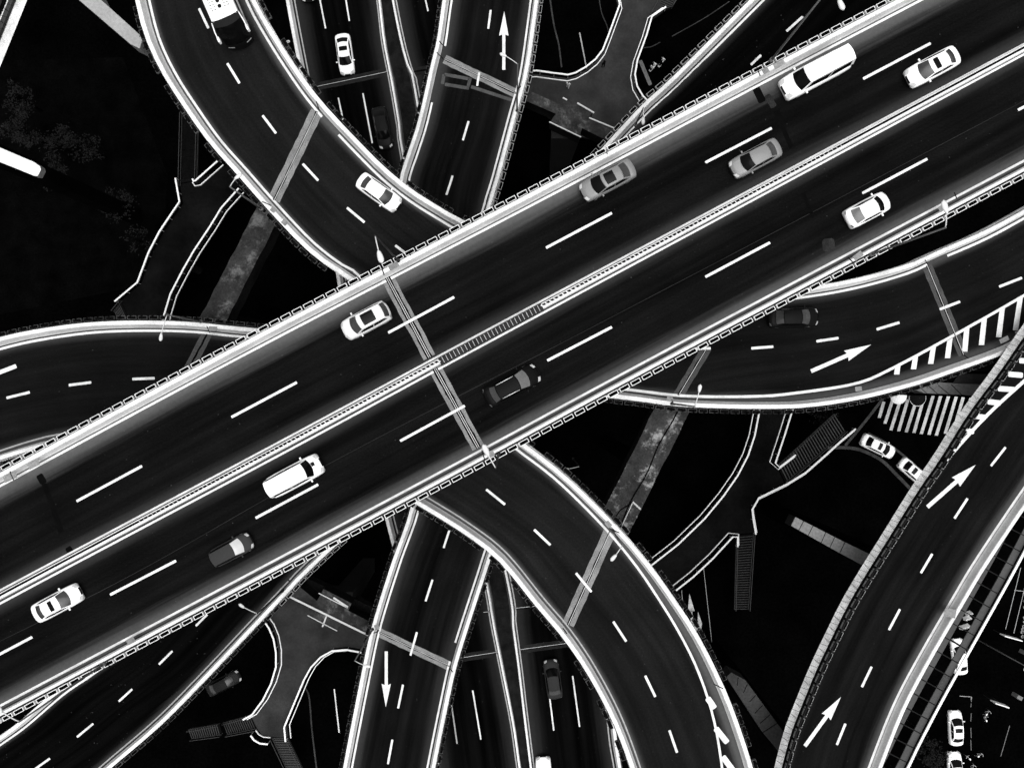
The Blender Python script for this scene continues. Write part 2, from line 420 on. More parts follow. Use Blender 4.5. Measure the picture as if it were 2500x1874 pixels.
# ================================================================== CURVED VIADUCT (A)
AL = lift([(340, -110), (364, 0), (389, 95), (427, 177), (475, 253), (538, 342), (601, 413), (674, 496), (758, 585), (821, 637), (890, 690), (935, 850), (905, 1040), (945, 1146), (1043, 1213),
           (1138, 1272), (1233, 1345), (1327, 1459), (1390, 1533), (1453, 1626), (1516, 1746), (1564, 1874), (1590, 1960)], ZA)
AR = lift([(560, -95), (601, 0), (633, 63), (700, 171), (771, 268), (885, 390), (948, 450), (1011, 498), (1100, 553), (1170, 600), (1215, 760), (1120, 970), (1190, 1042), (1260, 1093), (1358, 1169), (1469, 1277), (1555, 1374),
           (1625, 1470), (1683, 1560), (1738, 1671), (1775, 1765), (1810, 1874), (1835, 1975)], ZA)
ra = road('curved two lane viaduct road sweeping from top left to bottom right under the topmost one', W(1100, 900, ZA))
deck(ra, AL, AR); road_sheet('road_surface', AL, AR, A_A, ra)
edge_line(ra, [p for p in AL if p.y > 3], .2); edge_line(ra, [p for p in AL if p.y <= 3], .12, 'paint_dim')
edge_line(ra, [p for p in AR if p.y > -5], .2, gaps=[(806, 305, 9)])
edge_line(ra, lift([(1210, 1050), (1258, 1094), (1357, 1170), (1467, 1278), (1548, 1374), (1611, 1466), (1659, 1545), (1700, 1627), (1732, 1716), (1751, 1795), (1763, 1874), (1772, 1940)], ZA), .2)
marks(ra, [((486, 21), (509, 70)), ((555, 155), (585, 204)), ((641, 282), (674, 326)), ((739, 400), (777, 441)), ((847, 507), (890, 543)), ((965, 599), (1008, 632)),
           ((1187, 1194), (1233, 1231)), ((1304, 1292), (1344, 1330)), ((1406, 1398), (1444, 1444)), ((1497, 1516), (1529, 1565)), ((1575, 1648), (1600, 1700)), ((1634, 1781), (1653, 1836))], .21, ZA)
marks(ra, [((1727, 1702), (1745, 1728)), ((1747, 1776), (1776, 1812)), ((1764, 1845), (1790, 1880)), ((1772, 1905), (1808, 1950))], .5, ZA, name='hatch_marking')
joint(ra, (774, 272), (669, 489), 1.05, ZA, bars=1); joint(ra, (1489, 1297), (1387, 1524), 1.05, ZA, bars=1)
g = side_sign(AL, AR); parapet(AL, g, 'white parapet on the outer left side of the curved viaduct')
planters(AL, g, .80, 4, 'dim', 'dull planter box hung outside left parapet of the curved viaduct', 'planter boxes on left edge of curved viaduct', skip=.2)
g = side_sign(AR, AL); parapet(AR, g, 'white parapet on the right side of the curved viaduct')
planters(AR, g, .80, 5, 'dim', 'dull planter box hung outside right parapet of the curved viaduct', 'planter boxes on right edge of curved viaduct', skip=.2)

# ================================================================== BRANCH VIADUCT (B)
BL = lift([(-130, 892), (0, 852), (95, 830), (222, 812), (348, 807), (475, 810), (595, 822), (900, 842), (1500, 800), (1800, 745), (1958, 726), (2085, 704), (2211, 669), (2281, 638), (2401, 586), (2500, 533), (2620, 465)], ZB)
BR = lift([(-130, 1145), (0, 1102), (79, 1078), (158, 1060), (500, 1000), (1000, 980), (1400, 946), (1526, 952), (1643, 967), (1738, 972), (1850, 974), (1958, 971), (2085, 952), (2211, 920), (2306, 888), (2433, 842), (2500, 808), (2620, 748)], ZB)
rb = road('branch viaduct road crossing from the left edge to the right edge under the topmost one', W(1150, 900, ZB))
deck(rb, BL, BR); road_sheet('road_surface', BL, BR, A_B, rb)
edge_line(rb, BL, .22, gaps=[(2295, 632, 8)])
edge_line(rb, lift([(-130, 1143), (0, 1100), (79, 1075), (158, 1057), (500, 997)], ZB), .14, 'paint_dim')
edge_line(rb, lift([(1400, 940), (1526, 950), (1643, 964), (1738, 968), (1850, 967), (1927, 961), (2085, 937), (2180, 898), (2354, 804), (2500, 721), (2620, 648)], ZB), .25)
marks(rb, [((16, 971), (73, 957)), ((168, 940), (223, 933)), ((323, 925), (378, 923)), ((1690, 851), (1735, 850)), ((1834, 850), (1888, 846)), ((1993, 833), (2047, 825)), ((2140, 804), (2196, 787)),
           ((2294, 755), (2344, 736)), ((2439, 700), (2495, 678))], .24, ZB)
marks(rb, [((-40, 924), (40, 893))], .38, ZB, name='arrow_shaft')
mb = MB()
for a, b in [((2192, 891), (2189, 914)), ((2235, 871), (2230, 901)), ((2278, 850), (2272, 888)), ((2319, 828), (2313, 874)), ((2360, 803), (2355, 858)), ((2403, 777), (2396, 842)), ((2447, 752), (2438, 823)), ((2491, 725), (2479, 806)), ((2536, 700), (2522, 790))]:
    A, B = W(*a, ZB), W(*b, ZB); x = Vector((.25, .0, 0)); k = Vector((0, .14, 0))
    mb.add([v + UP * .013 for v in (A - x - k, A + x + k, B + x, B - x)], [(0, 1, 2, 3)])
mb.build('hatch_marking', M['paint'], rb)
arrow(rb, (1980, 906), (2069, 867), (2127, 841), .36, .52, ZB)
joint(rb, (506, 815), (458, 905), .95, ZB, 'band_dim', 0); joint(rb, (2263, 648), (2352, 866), .95, ZB, 'band_dim', 1); joint(rb, (1726, 848), (1656, 965), .95, ZB, 'band_dim', 1)
g = side_sign(BL, BR); parapet(BL, g, 'white parapet along the upper side of the branch viaduct', out=.85)
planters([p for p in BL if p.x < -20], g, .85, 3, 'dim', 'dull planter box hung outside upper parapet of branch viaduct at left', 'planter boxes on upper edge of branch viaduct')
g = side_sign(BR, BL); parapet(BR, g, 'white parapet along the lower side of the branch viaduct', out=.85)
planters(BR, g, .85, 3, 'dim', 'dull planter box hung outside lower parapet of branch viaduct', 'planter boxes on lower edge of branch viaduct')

# ================================================================== NORTH-SOUTH RAMP (C)
CL = lift([(1125, -120), (1103, 0), (1087, 111), (1071, 177), (1043, 301), (1018, 380), (999, 440), (985, 560), (1000, 900), (1030, 1150), (1021, 1248), (977, 1374), (929, 1529), (901, 1659), (859, 1874), (845, 1960)], ZC)
CR = lift([(1310, -120), (1296, 0), (1274, 158), (1261, 218), (1242, 285), (1201, 437), (1182, 500), (1165, 600), (1180, 900), (1215, 1150), (1205, 1270), (1174, 1374), (1103, 1596), (1075, 1716), (1043, 1874), (1028, 1960)], ZC)
rc = road('low straight ramp road with direction arrows running top to bottom through the middle', W(1100, 900, ZC))
deck(rc, CL, CR); road_sheet('road_surface', CL, CR, A_C, rc)
edge_line(rc, CL, .2, gaps=[(1080, 145, 26), (1062, 215, 30)]); edge_line(rc, CR, .2, gaps=[(1107, 1585, 8)])
marks(rc, [((1198, 25), (1192, 71)), ((1170, 177), (1165, 210)), ((1144, 296), (1130, 343)), ((1105, 429), (1090, 476)), ((1097, 1294), (1083, 1337)), ((1056, 1414), (1039, 1467)), ((1018, 1542), (1002, 1599)),
           ((984, 1670), (972, 1728)), ((958, 1804), (947, 1864))], .22, ZC)
arrow(rc, (1230, 171), (1230, 85), (1231, 28), .32, .5, ZC); arrow(rc, (943, 1589), (943, 1671), (942, 1725), .32, .48, ZC)
joint(rc, (1085, 145), (1261, 229), .95, ZC, bars=1); joint(rc, (926, 1543), (1098, 1625), .95, ZC, bars=1)
marks(rc, [((1085, 182), (1145, 193)), ((1148, 190), (1143, 212)), ((1084, 182), (1080, 206)), ((1086, 206), (1145, 216)), ((1150, 212), (1250, 245))], .35, ZC, surface('worn_patch', .035, .5, 1, .9, 0).name and 'band_dim', 'repair_patch')
g = side_sign(CL, CR); parapet(CL, g, 'white parapet along the left side of the low straight ramp')
planters(CL, g, .80, 3, 'dim', 'dull planter box hung outside left parapet of the low straight ramp', 'planter boxes on left edge of low ramp', step=1.0)
g = side_sign(CR, CL); parapet(CR, g, 'white parapet along the right side of the low straight ramp')
planters([p for p in CR if p.y > 0], g, .80, 2, 'mid', 'pale rimmed planter box outside right parapet of low ramp at top', 'planter boxes on right edge of low ramp at top', step=1.0)
planters([p for p in CR if p.y < 0], g, .80, 6, 'dim', 'dull planter box outside right parapet of low ramp at bottom', 'planter boxes on right edge of low ramp at bottom', step=1.0)

# ================================================================== NORTH-SOUTH DUAL ROAD (D)
ra_ = [(-130, 900), (0, 920), (104, 932), (203, 951), (316, 970), (396, 981), (900, 1080), (1421, 1181), (1510, 1196), (1621, 1218), (1763, 1246), (1874, 1262), (2000, 1283)]
D1 = lift([(x, y) for y, x in ra_], ZD)
D2 = lift([(945, -130), (967, 0), (989, 108), (1008, 177), (1026, 247), (1130, 900), (1246, 1412), (1260, 1523), (1274, 1627), (1287, 1738), (1304, 1874), (1320, 2000)], ZD)
DL = lift([(700, -130), (719, 0), (755, 190), (800, 420), (900, 1000), (1000, 1421), (1035, 1621), (1072, 1874), (1090, 2000)], ZD)
DR = lift([(1140, -130), (1148, 0), (1150, 200), (1150, 480), (1180, 900), (1270, 1250), (1400, 1530), (1465, 1650), (1480, 1741), (1489, 1817), (1499, 1874), (1515, 2000)], ZD)
rd = road('lowest dark dual road crossing top to bottom behind the other viaducts', W(1080, 900, ZD))
deck(rd, DL, DR, 1.5); road_sheet('road_surface', DL, D1, A_D, rd, (.3, .3)); road_sheet('road_surface', D2, DR, A_D, rd, (.3, .3))
for P in (DL, D1, D2, DR): edge_line(rd, P, .15, 'paint_dim')
marks(rd, [((775, -30), (795, 70)), ((838, -40), (853, 52)), ((826, 239), (839, 300)), ((886, 228), (909, 350)), ((1030, -40), (1045, 28)), ((1154, 1684), (1174, 1804)), ((1341, 1694), (1352, 1782)), ((1398, 1649), (1415, 1773))], .17, ZD)
marks(rd, [((1100, 1703), (1116, 1814))], .15, ZD, 'paint_dim')
joint(rd, (745, 218), (945, 176), .9, ZD, 'band_deep', 1); joint(rd, (1010, 176), (1100, 160), .9, ZD, 'band_deep', 0)
joint(rd, (1120, 1606), (1222, 1590), .9, ZD, 'band_deep', 1); joint(rd, (1270, 1585), (1440, 1562), .9, ZD, 'band_deep', 1)
joint(rd, (1180, 1494), (1200, 1492), .3, ZD, 'band_deep', 1); joint(rd, (1258, 1484), (1420, 1468), .2, ZD, 'band_deep', 1)
parapet(DL, side_sign(DL, DR), 'streaked pale parapet on the left side of the lowest dual road', gap=.3)
parapet(DR, side_sign(DR, DL), 'streaked pale parapet on the right side of the lowest dual road', gap=.3)
for P, Q, lb in ((D1, D2, 'left'), (D2, D1, 'right')):
    sg = side_sign(P, [p + (p - q) for p, q in zip(P, resample(Q, len(P)))])
    c = empty('median_wall', P[len(P) // 2], 'narrow pale median wall of the lowest dual road, %s one of the pair' % lb, 'barrier')
    mb = MB(); sweep(mb, resample(P, 60), [(.2, 0), (.24, .7), (.44, .7), (.5, 0)], sg); mb.build('wall', M['white_conc'], c)
n = 60; a = resample(D1, n); b = resample(D2, n); mb = MB()
mb.grid([[p.lerp(q, .22) + UP * .05, p.lerp(q, .78) + UP * .05] for p, q in zip(a, b)]); mb.build('median_strip', M['brick'], rd)

# ================================================================== RIGHT RAMP (E)
EL = lift([(2560, 760), (2500, 845), (2449, 919), (2376, 1017), (2306, 1128), (2252, 1206), (2173, 1333), (2138, 1388), (2085, 1477), (2047, 1553), (2006, 1639), (1971, 1724), (1945, 1790), (1922, 1874), (1905, 1950)], ZE)
ER = lift([(2720, 900), (2600, 1050), (2500, 1191), (2433, 1289), (2370, 1385), (2328, 1456), (2246, 1597), (2182, 1719), (2121, 1873), (2090, 1965)], ZE)
re_ = road('two lane ramp road with white arrows climbing along the right side of the picture', W(2200, 1400, ZE))
deck(re_, EL, ER, out=.45); road_sheet('road_surface', EL, ER, A_E, re_)
edge_line(re_, ER, .22, gaps=[(2331, 1447, 7)])
edge_line(re_, lift([(2590, 850), (2500, 930), (2401, 1022), (2297, 1139), (2262, 1192)], ZE), .3)
edge_line(re_, lift([(1937, 1800), (1922, 1850), (1915, 1880), (1905, 1920)], ZE), .3)
marks(re_, [((2455, 1091), (2419, 1137)), ((2362, 1216), (2330, 1265)), ((2276, 1351), (2248, 1398)), ((2197, 1486), (2170, 1537)), ((2128, 1626), (2104, 1676)), ((2064, 1765), (2043, 1817))], .22, ZE)
arrow(re_, (2264, 1237), (2336, 1174), (2382, 1134), .36, .55, ZE); arrow(re_, (1965, 1820), (2019, 1746), (2053, 1700), .34, .5, ZE)
mb = MB()
for a, b in [((2461, 913), (2497, 916)), ((2436, 948), (2478, 951)), ((2411, 980), (2443, 984)), ((2380, 1015), (2407, 1019)), ((2354, 1051), (2378, 1053)), ((2488, 880), (2530, 882))]: seg(mb, a, b, .48, ZE, .017)
mb.build('hatch_marking', M['paint'], re_)
g = side_sign(EL, ER); parapet(EL, g, 'overgrown parapet with bright outer face along the left side of the right hand ramp', out=.5, gap=.12, top=.16, h=.9, drop=.6, batter=.34, mat='cap_dark')
planters(EL, g, -.02, 2, 'leafy', 'leafy planter box on the left parapet of the right hand ramp', 'planter boxes on left edge of right hand ramp', step=1.02, z=.75)
g = side_sign(ER, EL); parapet(ER, g, 'broad white parapet along the right side of the right hand ramp', out=.62, top=.34, gap=.16, h=.85)

# ================================================================== SLIP RAMP (F)
FL = lift([(2010, -145), (1865, 0), (1770, 95), (1643, 221), (1567, 291), (1350, 520), (1000, 850), (600, 1250), (330, 1560), (234, 1640), (158, 1692), (63, 1773), (0, 1818), (-110, 1895)], ZF)
FR = lift([(2170, 15), (2025, 160), (1930, 255), (1803, 381), (1727, 451), (1500, 690), (1180, 1000), (860, 1270), (740, 1380), (700, 1422), (601, 1527), (475, 1660), (380, 1755), (269, 1850), (240, 1875), (130, 1965)], ZF)
rf = road('slip ramp road from lower left corner passing under the topmost viaduct to the top right', W(1100, 900, 77))
deck(rf, FL, FR, sink=.5); road_sheet('road_surface', FL, FR, A_F, rf)
edge_line(rf, FL, .2); edge_line(rf, FR, .14, 'paint_dim')
marks(rf, [((506, 1499), (478, 1527)), ((421, 1588), (388, 1621)), ((323, 1681), (290, 1711)), ((228, 1765), (188, 1798)), ((122, 1850), (60, 1894)), ((1920, 77), (1963, 38)), ((1833, 159), (1858, 135))], .22, ZF)
g = side_sign(FL, FR); parapet(FL, g, 'white parapet along the upper left side of the slip ramp')
planters([p for p in FL if p.y > 15], g, .80, 2, 'mid', 'pale rimmed planter box outside upper left parapet of slip ramp at top right', 'planter boxes on slip ramp at top right', step=.98)
g = side_sign(FR, FL); parapet(FR, g, 'streaked white parapet along the lower right side of the slip ramp')
planters([p for p in FR if p.y < -15], g, .80, 2, 'mid', 'pale rimmed planter box outside right parapet of slip ramp at lower left', 'planter boxes on slip ramp at lower left', step=1.0)

# ================================================================== CORNER VIADUCT (G)
GL = lift([(-170, -140), (-230, 20), (-300, 200)], ZE); GR = lift([(64, -160), (19, -40), (-9, 30), (-58, 150), (-108, 270)], ZE)
rg = road('sliver of another viaduct road in the top left corner', W(-60, 0, ZE)); deck(rg, GL, GR); road_sheet('road_surface', GL, GR, A_A, rg); edge_line(rg, GR, .15, 'paint_dim')
g = side_sign(GR, GL); parapet(GR, g, 'bright outer parapet face of the viaduct in the top left corner', out=.5, gap=.12, top=.16, h=.9, drop=1.0, batter=.85, mat='cap_dark')
planters(GR, g, -.02, 2, 'leafy', 'leafy planter box on the viaduct parapet in the top left corner', 'planter boxes on top left corner viaduct', step=1.02, z=.75)

def coping(parent, segs, Z, h, w, mat, name):
    mb = MB()
    for a, b in segs:
        A, B = W(*a, Z - h), W(*b, Z - h); mb.bar(A + UP * .006, B + UP * .006, w, .02)
    mb.build(name, M[mat], parent)
coping(rt, [((930, 648), (938, 672)), ((1176, 1098), (1184, 1124)), ((1845, 158), (1856, 186)), ((2070, 628), (2082, 640)), ((262, 1612), (272, 1640)), ((2330, 470), (2336, 486)), ((1000, 618), (1003, 624)), ((1480, 370), (1483, 376)), ((24, 1150), (34, 1172))], ZT, 1.06, .07, 'rubber', 'parapet_joint')
coping(rt, [((950, 655), (972, 643)), ((1862, 176), (1876, 169)), ((1890, 164), (1915, 150)), ((2085, 632), (2105, 617)), ((310, 1568), (328, 1558)), ((70, 1140), (95, 1127)), ((10, 1172), (40, 1158)), ((1190, 1113), (1206, 1105)), ((2292, 512), (2306, 505))], ZT, 1.06, .42, 'grey_conc', 'coping_repair')
coping(ra, [((772, 248), (780, 270)), ((640, 492), (662, 502)), ((1490, 1290), (1512, 1300)), ((1374, 1532), (1384, 1546)), ((1742, 1668), (1765, 1680))], ZA, 1.06, .08, 'rubber', 'parapet_joint')
coping(ra, [((662, 508), (672, 516)), ((690, 538), (700, 548)), ((1480, 1273), (1490, 1285))], ZA, 1.06, .4, 'grey_conc', 'coping_repair')
coping(rb, [((505, 796), (512, 812)), ((2258, 634), (2266, 648)), ((2352, 866), (2364, 874)), ((1640, 975), (1646, 990))], ZB, 1.06, .07, 'rubber', 'parapet_joint')
coping(rb, [((510, 802), (530, 803)), ((2441, 834), (2462, 824)), ((2480, 815), (2500, 806)), ((2088, 950), (2104, 948)), ((1628, 972), (1642, 975))], ZB, 1.06, .42, 'grey_conc', 'coping_repair')
coping(rc, [((1066, 128), (1082, 144)), ((1072, 100), (1082, 112)), ((1262, 222), (1272, 210)), ((912, 1545), (926, 1538)), ((1098, 1630), (1106, 1640))], ZC, 1.06, .09, 'rubber', 'parapet_joint')
coping(rc, [((918, 1524), (922, 1536))], ZC, 1.06, .45, 'grey_conc', 'coping_repair')
coping(re_, [((2322, 1485), (2318, 1506))], ZE, .96, 1.0, 'grey_conc', 'coping_repair')
# ================================================================== PIER CAPS
def stains(mb, *a): pass
def pier_cap(a, b, w, Z, depth, label, top='cap', side='cap_dark', cols=(.5,), joints=(), cat='pier'):
    A, B = W(*a, Z), W(*b, Z); t = (B - A).normalized(); n = Vector((-t.y, t.x, 0)); L = (B - A).length
    base = A.lerp(B, cols[0]) * 1; base.z = 0
    e = empty('bridge_pier', base, label, cat)
    mb = MB(); K = 26; rows = []
    for i in range(K + 1):
        p = A.lerp(B, i / K); j1, j2 = random.uniform(-.05, .05), random.uniform(-.05, .05)
        rows.append([p + n * (w / 2 + j1), p + n * w * .17 + UP * random.uniform(.0, .05), p - n * w * .17 + UP * random.uniform(0, .05), p - n * (w / 2 + j2), p - n * (w / 2 + j2) - UP * depth, p + n * (w / 2 + j1) - UP * depth])
    o = mb.grid(rows, 0, True)
    mb.f.append([o + k for k in range(6)]); mb.mi.append(1); q = o + K * 6; mb.f.append([q + k for k in range(6)][::-1]); mb.mi.append(1)
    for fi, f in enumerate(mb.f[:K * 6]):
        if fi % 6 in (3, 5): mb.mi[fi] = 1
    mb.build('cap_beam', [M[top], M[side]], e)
    for c in cols:
        p = A.lerp(B, c); mb = MB(); q = Matrix.Rotation(math.atan2(t.y, t.x), 4, 'Z')
        zt = p.z - depth; rr = []
        for zz, sx in ((0, 1), (zt * .8, 1), (zt, 1.5)): rr.append([Vector((p.x, p.y, zz)) + q @ Vector((x * sx * .9, y * .7, 0)) for x, y in ((-1, -.6), (-.6, -1), (.6, -1), (1, -.6), (1, .6), (.6, 1), (-.6, 1), (-1, .6))])
        mb.grid(rr, 0, True); mb.build('column', M['column_shade'], e)
    if joints:
        mb = MB()
        for c in joints:
            p = A.lerp(B, c); v = n * (w / 2 + .01)
            mb.bar(p + v * 1.0 + UP * .01, p - v + UP * .01, .04, .03); mb.bar(p - v + UP * .01, p - v - UP * depth, .04, .03); mb.bar(p + v + UP * .01, p + v - UP * depth, .04, .03)
        mb.build('panel_joint', M['rubber'], e)
    return e, A, B, n, t
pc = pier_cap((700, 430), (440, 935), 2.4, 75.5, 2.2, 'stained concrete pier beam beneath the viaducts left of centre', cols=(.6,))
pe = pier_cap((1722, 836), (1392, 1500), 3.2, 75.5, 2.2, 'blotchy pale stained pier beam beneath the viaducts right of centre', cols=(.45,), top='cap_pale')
# cable and pipe lying on the right beam
e, A, B, n, t = pe
mb = MB(); mb.tube([A.lerp(B, c) + n * (.45 + .1 * math.sin(c * 30)) + UP * .1 for c in [i / 24 * .72 + .22 for i in range(25)]], .06, 6); mb.tube([A.lerp(B, .58) + n * (.5) + UP * .1, A.lerp(B, .62) - n * .2 + UP * .1, A.lerp(B, .74) - n * .5 + UP * .1, A.lerp(B, .85) - n * .2 + UP * .1], .05, 6)
mb.build('drain_pipe', M['rubber'], e)
mb = MB(); mb.bar(A.lerp(B, .58) + n * .55 + UP * .2, A.lerp(B, .84) + n * .75 + UP * .2, .08, .08); mb.bar(A.lerp(B, .575) + n * .5 + UP * .25, A.lerp(B, .585) + n * 1.5 + UP * .25, .16, .12); mb.build('steel_bracket', M['steel'], e)
def poly_pier(poly, Z, depth, label, rails, colp):
    P = [W(x, y, Z) for x, y in poly]; base = W(*colp, Z); base.z = 0
    e = empty('bridge_pier', base, label, 'pier')
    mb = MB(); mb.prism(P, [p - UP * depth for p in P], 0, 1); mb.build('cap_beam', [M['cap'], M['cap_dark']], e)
    q = W(*colp, Z); mb = MB(); mb.prism([Vector((q.x + x, q.y + y, q.z - depth)) for x, y in ((-1.6, -1), (1.6, -1), (1.6, 1), (-1.6, 1))], [Vector((q.x + x, q.y + y, 0)) for x, y in ((-1, -.9), (1, -.9), (1, .9), (-1, .9))])
    mb.build('column', M['panel_deep'], e)
    mb = MB()
    for a, b, w in rails: mb.bar(W(*a, Z) + UP * .15, W(*b, Z) + UP * .15, w, .12)
    mb.build('beam_edging', M['steel'], e)
    return e
poly_pier([(1270, 213), (1289, 221), (1368, 255), (1376, 240), (1409, 253), (1447, 275), (1437, 288), (1530, 327), (1485, 345), (1421, 313), (1415, 335), (1342, 299), (1357, 278), (1270, 240)], 84.5, 2.2,
          'cross shaped concrete pier beam at top centre beside the footbridge', [((1374, 240), (1384, 246), .15), ((1409, 253), (1450, 277), .16), ((1438, 289), (1525, 325), .13), ((1341, 299), (1418, 336), .12)], (1385, 300))
poly_pier([(700, 1449), (752, 1474), (757, 1503), (792, 1529), (823, 1538), (832, 1523), (905, 1552), (920, 1525), (850, 1490), (858, 1472), (790, 1437), (774, 1466), (722, 1424)], 84.5, 2.2,
          'cross shaped concrete pier beam at bottom beside the footbridge', [((697, 1449), (905, 1551), .2), ((779, 1446), (850, 1482), .1), ((815, 1457), (850, 1480), .2), ((798, 1502), (788, 1528), .15), ((752, 1500), (824, 1538), .08)], (815, 1480))
pier_cap((690, 1398), (915, 1495), 1.0, 88, 1.5, 'narrow dark pier beam lying above the cross shaped one at bottom', 'cap_dark', 'cap_dark', (.5,))
def clad(poly_top, poly_side, Z, depth, label, mats, joints, colp, dz=0):
    T_ = [W(x, y, Z) for x, y in poly_top]; base = W(*colp, Z); base.z = 0
    e = empty('bridge_pier', base, label, 'pier')
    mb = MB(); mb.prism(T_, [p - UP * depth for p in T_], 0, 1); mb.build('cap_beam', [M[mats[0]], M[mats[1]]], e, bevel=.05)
    mb = MB()
    for a, b in joints: mb.bar(W(*a, Z) + UP * .02, W(*b, Z) + UP * .02, .05, .03)
    if joints: mb.build('panel_joint', M['rubber'], e)
    q = W(*colp, Z); mb = MB(); mb.prism([Vector((q.x + x, q.y + y, q.z - depth)) for x, y in ((-.9, -.8), (.9, -.8), (.9, .8), (-.9, .8))], [Vector((q.x + x, q.y + y, 0)) for x, y in ((-.9, -.8), (.9, -.8), (.9, .8), (-.9, .8))])
    mb.build('column', M['column_shade'], e); return e
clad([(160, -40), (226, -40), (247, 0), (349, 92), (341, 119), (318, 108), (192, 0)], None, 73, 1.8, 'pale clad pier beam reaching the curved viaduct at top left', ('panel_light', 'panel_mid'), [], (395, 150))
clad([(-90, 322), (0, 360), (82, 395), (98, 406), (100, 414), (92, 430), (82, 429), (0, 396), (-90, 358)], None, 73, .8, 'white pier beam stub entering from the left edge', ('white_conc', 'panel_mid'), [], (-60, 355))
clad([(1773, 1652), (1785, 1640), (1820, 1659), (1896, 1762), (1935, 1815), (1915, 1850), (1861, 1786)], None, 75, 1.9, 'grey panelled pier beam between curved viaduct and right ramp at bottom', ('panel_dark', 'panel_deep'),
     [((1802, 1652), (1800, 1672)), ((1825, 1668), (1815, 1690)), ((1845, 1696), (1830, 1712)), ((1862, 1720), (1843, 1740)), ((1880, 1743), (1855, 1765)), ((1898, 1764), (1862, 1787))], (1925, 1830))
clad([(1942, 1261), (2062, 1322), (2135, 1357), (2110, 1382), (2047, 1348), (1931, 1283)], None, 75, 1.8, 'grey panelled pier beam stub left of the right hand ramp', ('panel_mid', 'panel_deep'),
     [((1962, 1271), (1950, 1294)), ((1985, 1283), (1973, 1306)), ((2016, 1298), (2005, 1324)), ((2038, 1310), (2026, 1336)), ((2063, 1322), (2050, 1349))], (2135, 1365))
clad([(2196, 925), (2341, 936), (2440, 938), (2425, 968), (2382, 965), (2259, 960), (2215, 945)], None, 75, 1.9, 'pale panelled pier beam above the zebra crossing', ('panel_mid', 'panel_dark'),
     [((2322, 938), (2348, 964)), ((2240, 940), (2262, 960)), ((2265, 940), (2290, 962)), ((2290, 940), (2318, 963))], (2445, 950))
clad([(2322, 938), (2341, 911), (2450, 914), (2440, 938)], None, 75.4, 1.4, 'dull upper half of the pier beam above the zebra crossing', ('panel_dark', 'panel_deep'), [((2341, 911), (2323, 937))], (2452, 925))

# ================================================================== PANELLED FRAME RIGHT OF E
ZK = 79
def Klerp(a, b, t): return (a[0] + (b[0] - a[0]) * t, a[1] + (b[1] - a[1]) * t)
k1a, k1b = (2428, 1374), (2163, 1874); k1c, k1d = (2432 + 15, 1374), (2185, 1874)
e = empty('gantry_walkway', W(2380, 1600, ZK) * Vector((1, 1, 0)) if False else Vector((W(2380, 1600, ZK).x, W(2380, 1600, ZK).y, 0)), 'open walkway frame with two rows of grey panels below the right ramp', 'walkway')
rail_a, rail_b = (2590, 1183), (2195, 1910)
row2l = [(2560, 1160), (2458, 1390), (2395, 1482), (2328, 1599), (2275, 1703), (2230, 1804), (2199, 1874), (2170, 1930)]
row2 = lift([(2585, 1175), (2482, 1374), (2418, 1490), (2353, 1606), (2290, 1720), (2238, 1820), (2212, 1874), (2180, 1930)], ZK)
row2n = resample(row2, 23); NN = normals(row2n); sg = 1 if NN[5].x < 0 else -1
for i in range(22):
    a, b = row2n[i], row2n[i + 1]; d = (b - a).normalized() * .05; nn = NN[i] * sg
    mb = MB(); mb.prism([a + d + nn * .2, b - d + nn * .2, b - d + nn * .95, a + d + nn * .95], [v - UP * .12 for v in (a + d + nn * .2, b - d + nn * .2, b - d + nn * .95, a + d + nn * .95)])
    if i == 14:
        for q in range(14): mb.bar(a.lerp(b, (q + .7) / 15) + nn * .25 + UP * .02, a.lerp(b, (q + .7) / 15) + nn * .9 + UP * .02, .04, .06)
    mb.build('floor_panel', M['panel_walk'], e, bevel=.02)
    mb = MB(); x0, x1 = nn * 2.15, nn * 3.5
    mb.prism([a + d + x0, b - d + x0, b - d + x1, a + d + x1], [v - UP * .12 for v in (a + d + x0, b - d + x0, b - d + x1, a + d + x1)]); mb.build('floor_panel', M['panel_walk'], e, bevel=.02)
mb = MB(); sweep(mb, row2n, [(-.02, .3), (.22, .3), (.22, .42), (-.02, .42)], sg); mb.build('handrail', M['rail'], e)
mb = MB()
for p, q in zip(row2n, NN): mb.bar(p + q * sg * .1 - UP * .15, p + q * sg * 3.4 - UP * .15, .1, .14)
for p, q in zip(row2n[::3], NN[::3]): mb.tube([(p.x, p.y, 0), p + q * sg * .1 - UP * .1], .12, 6)
mb.build('cross_beams', M['black'], e)

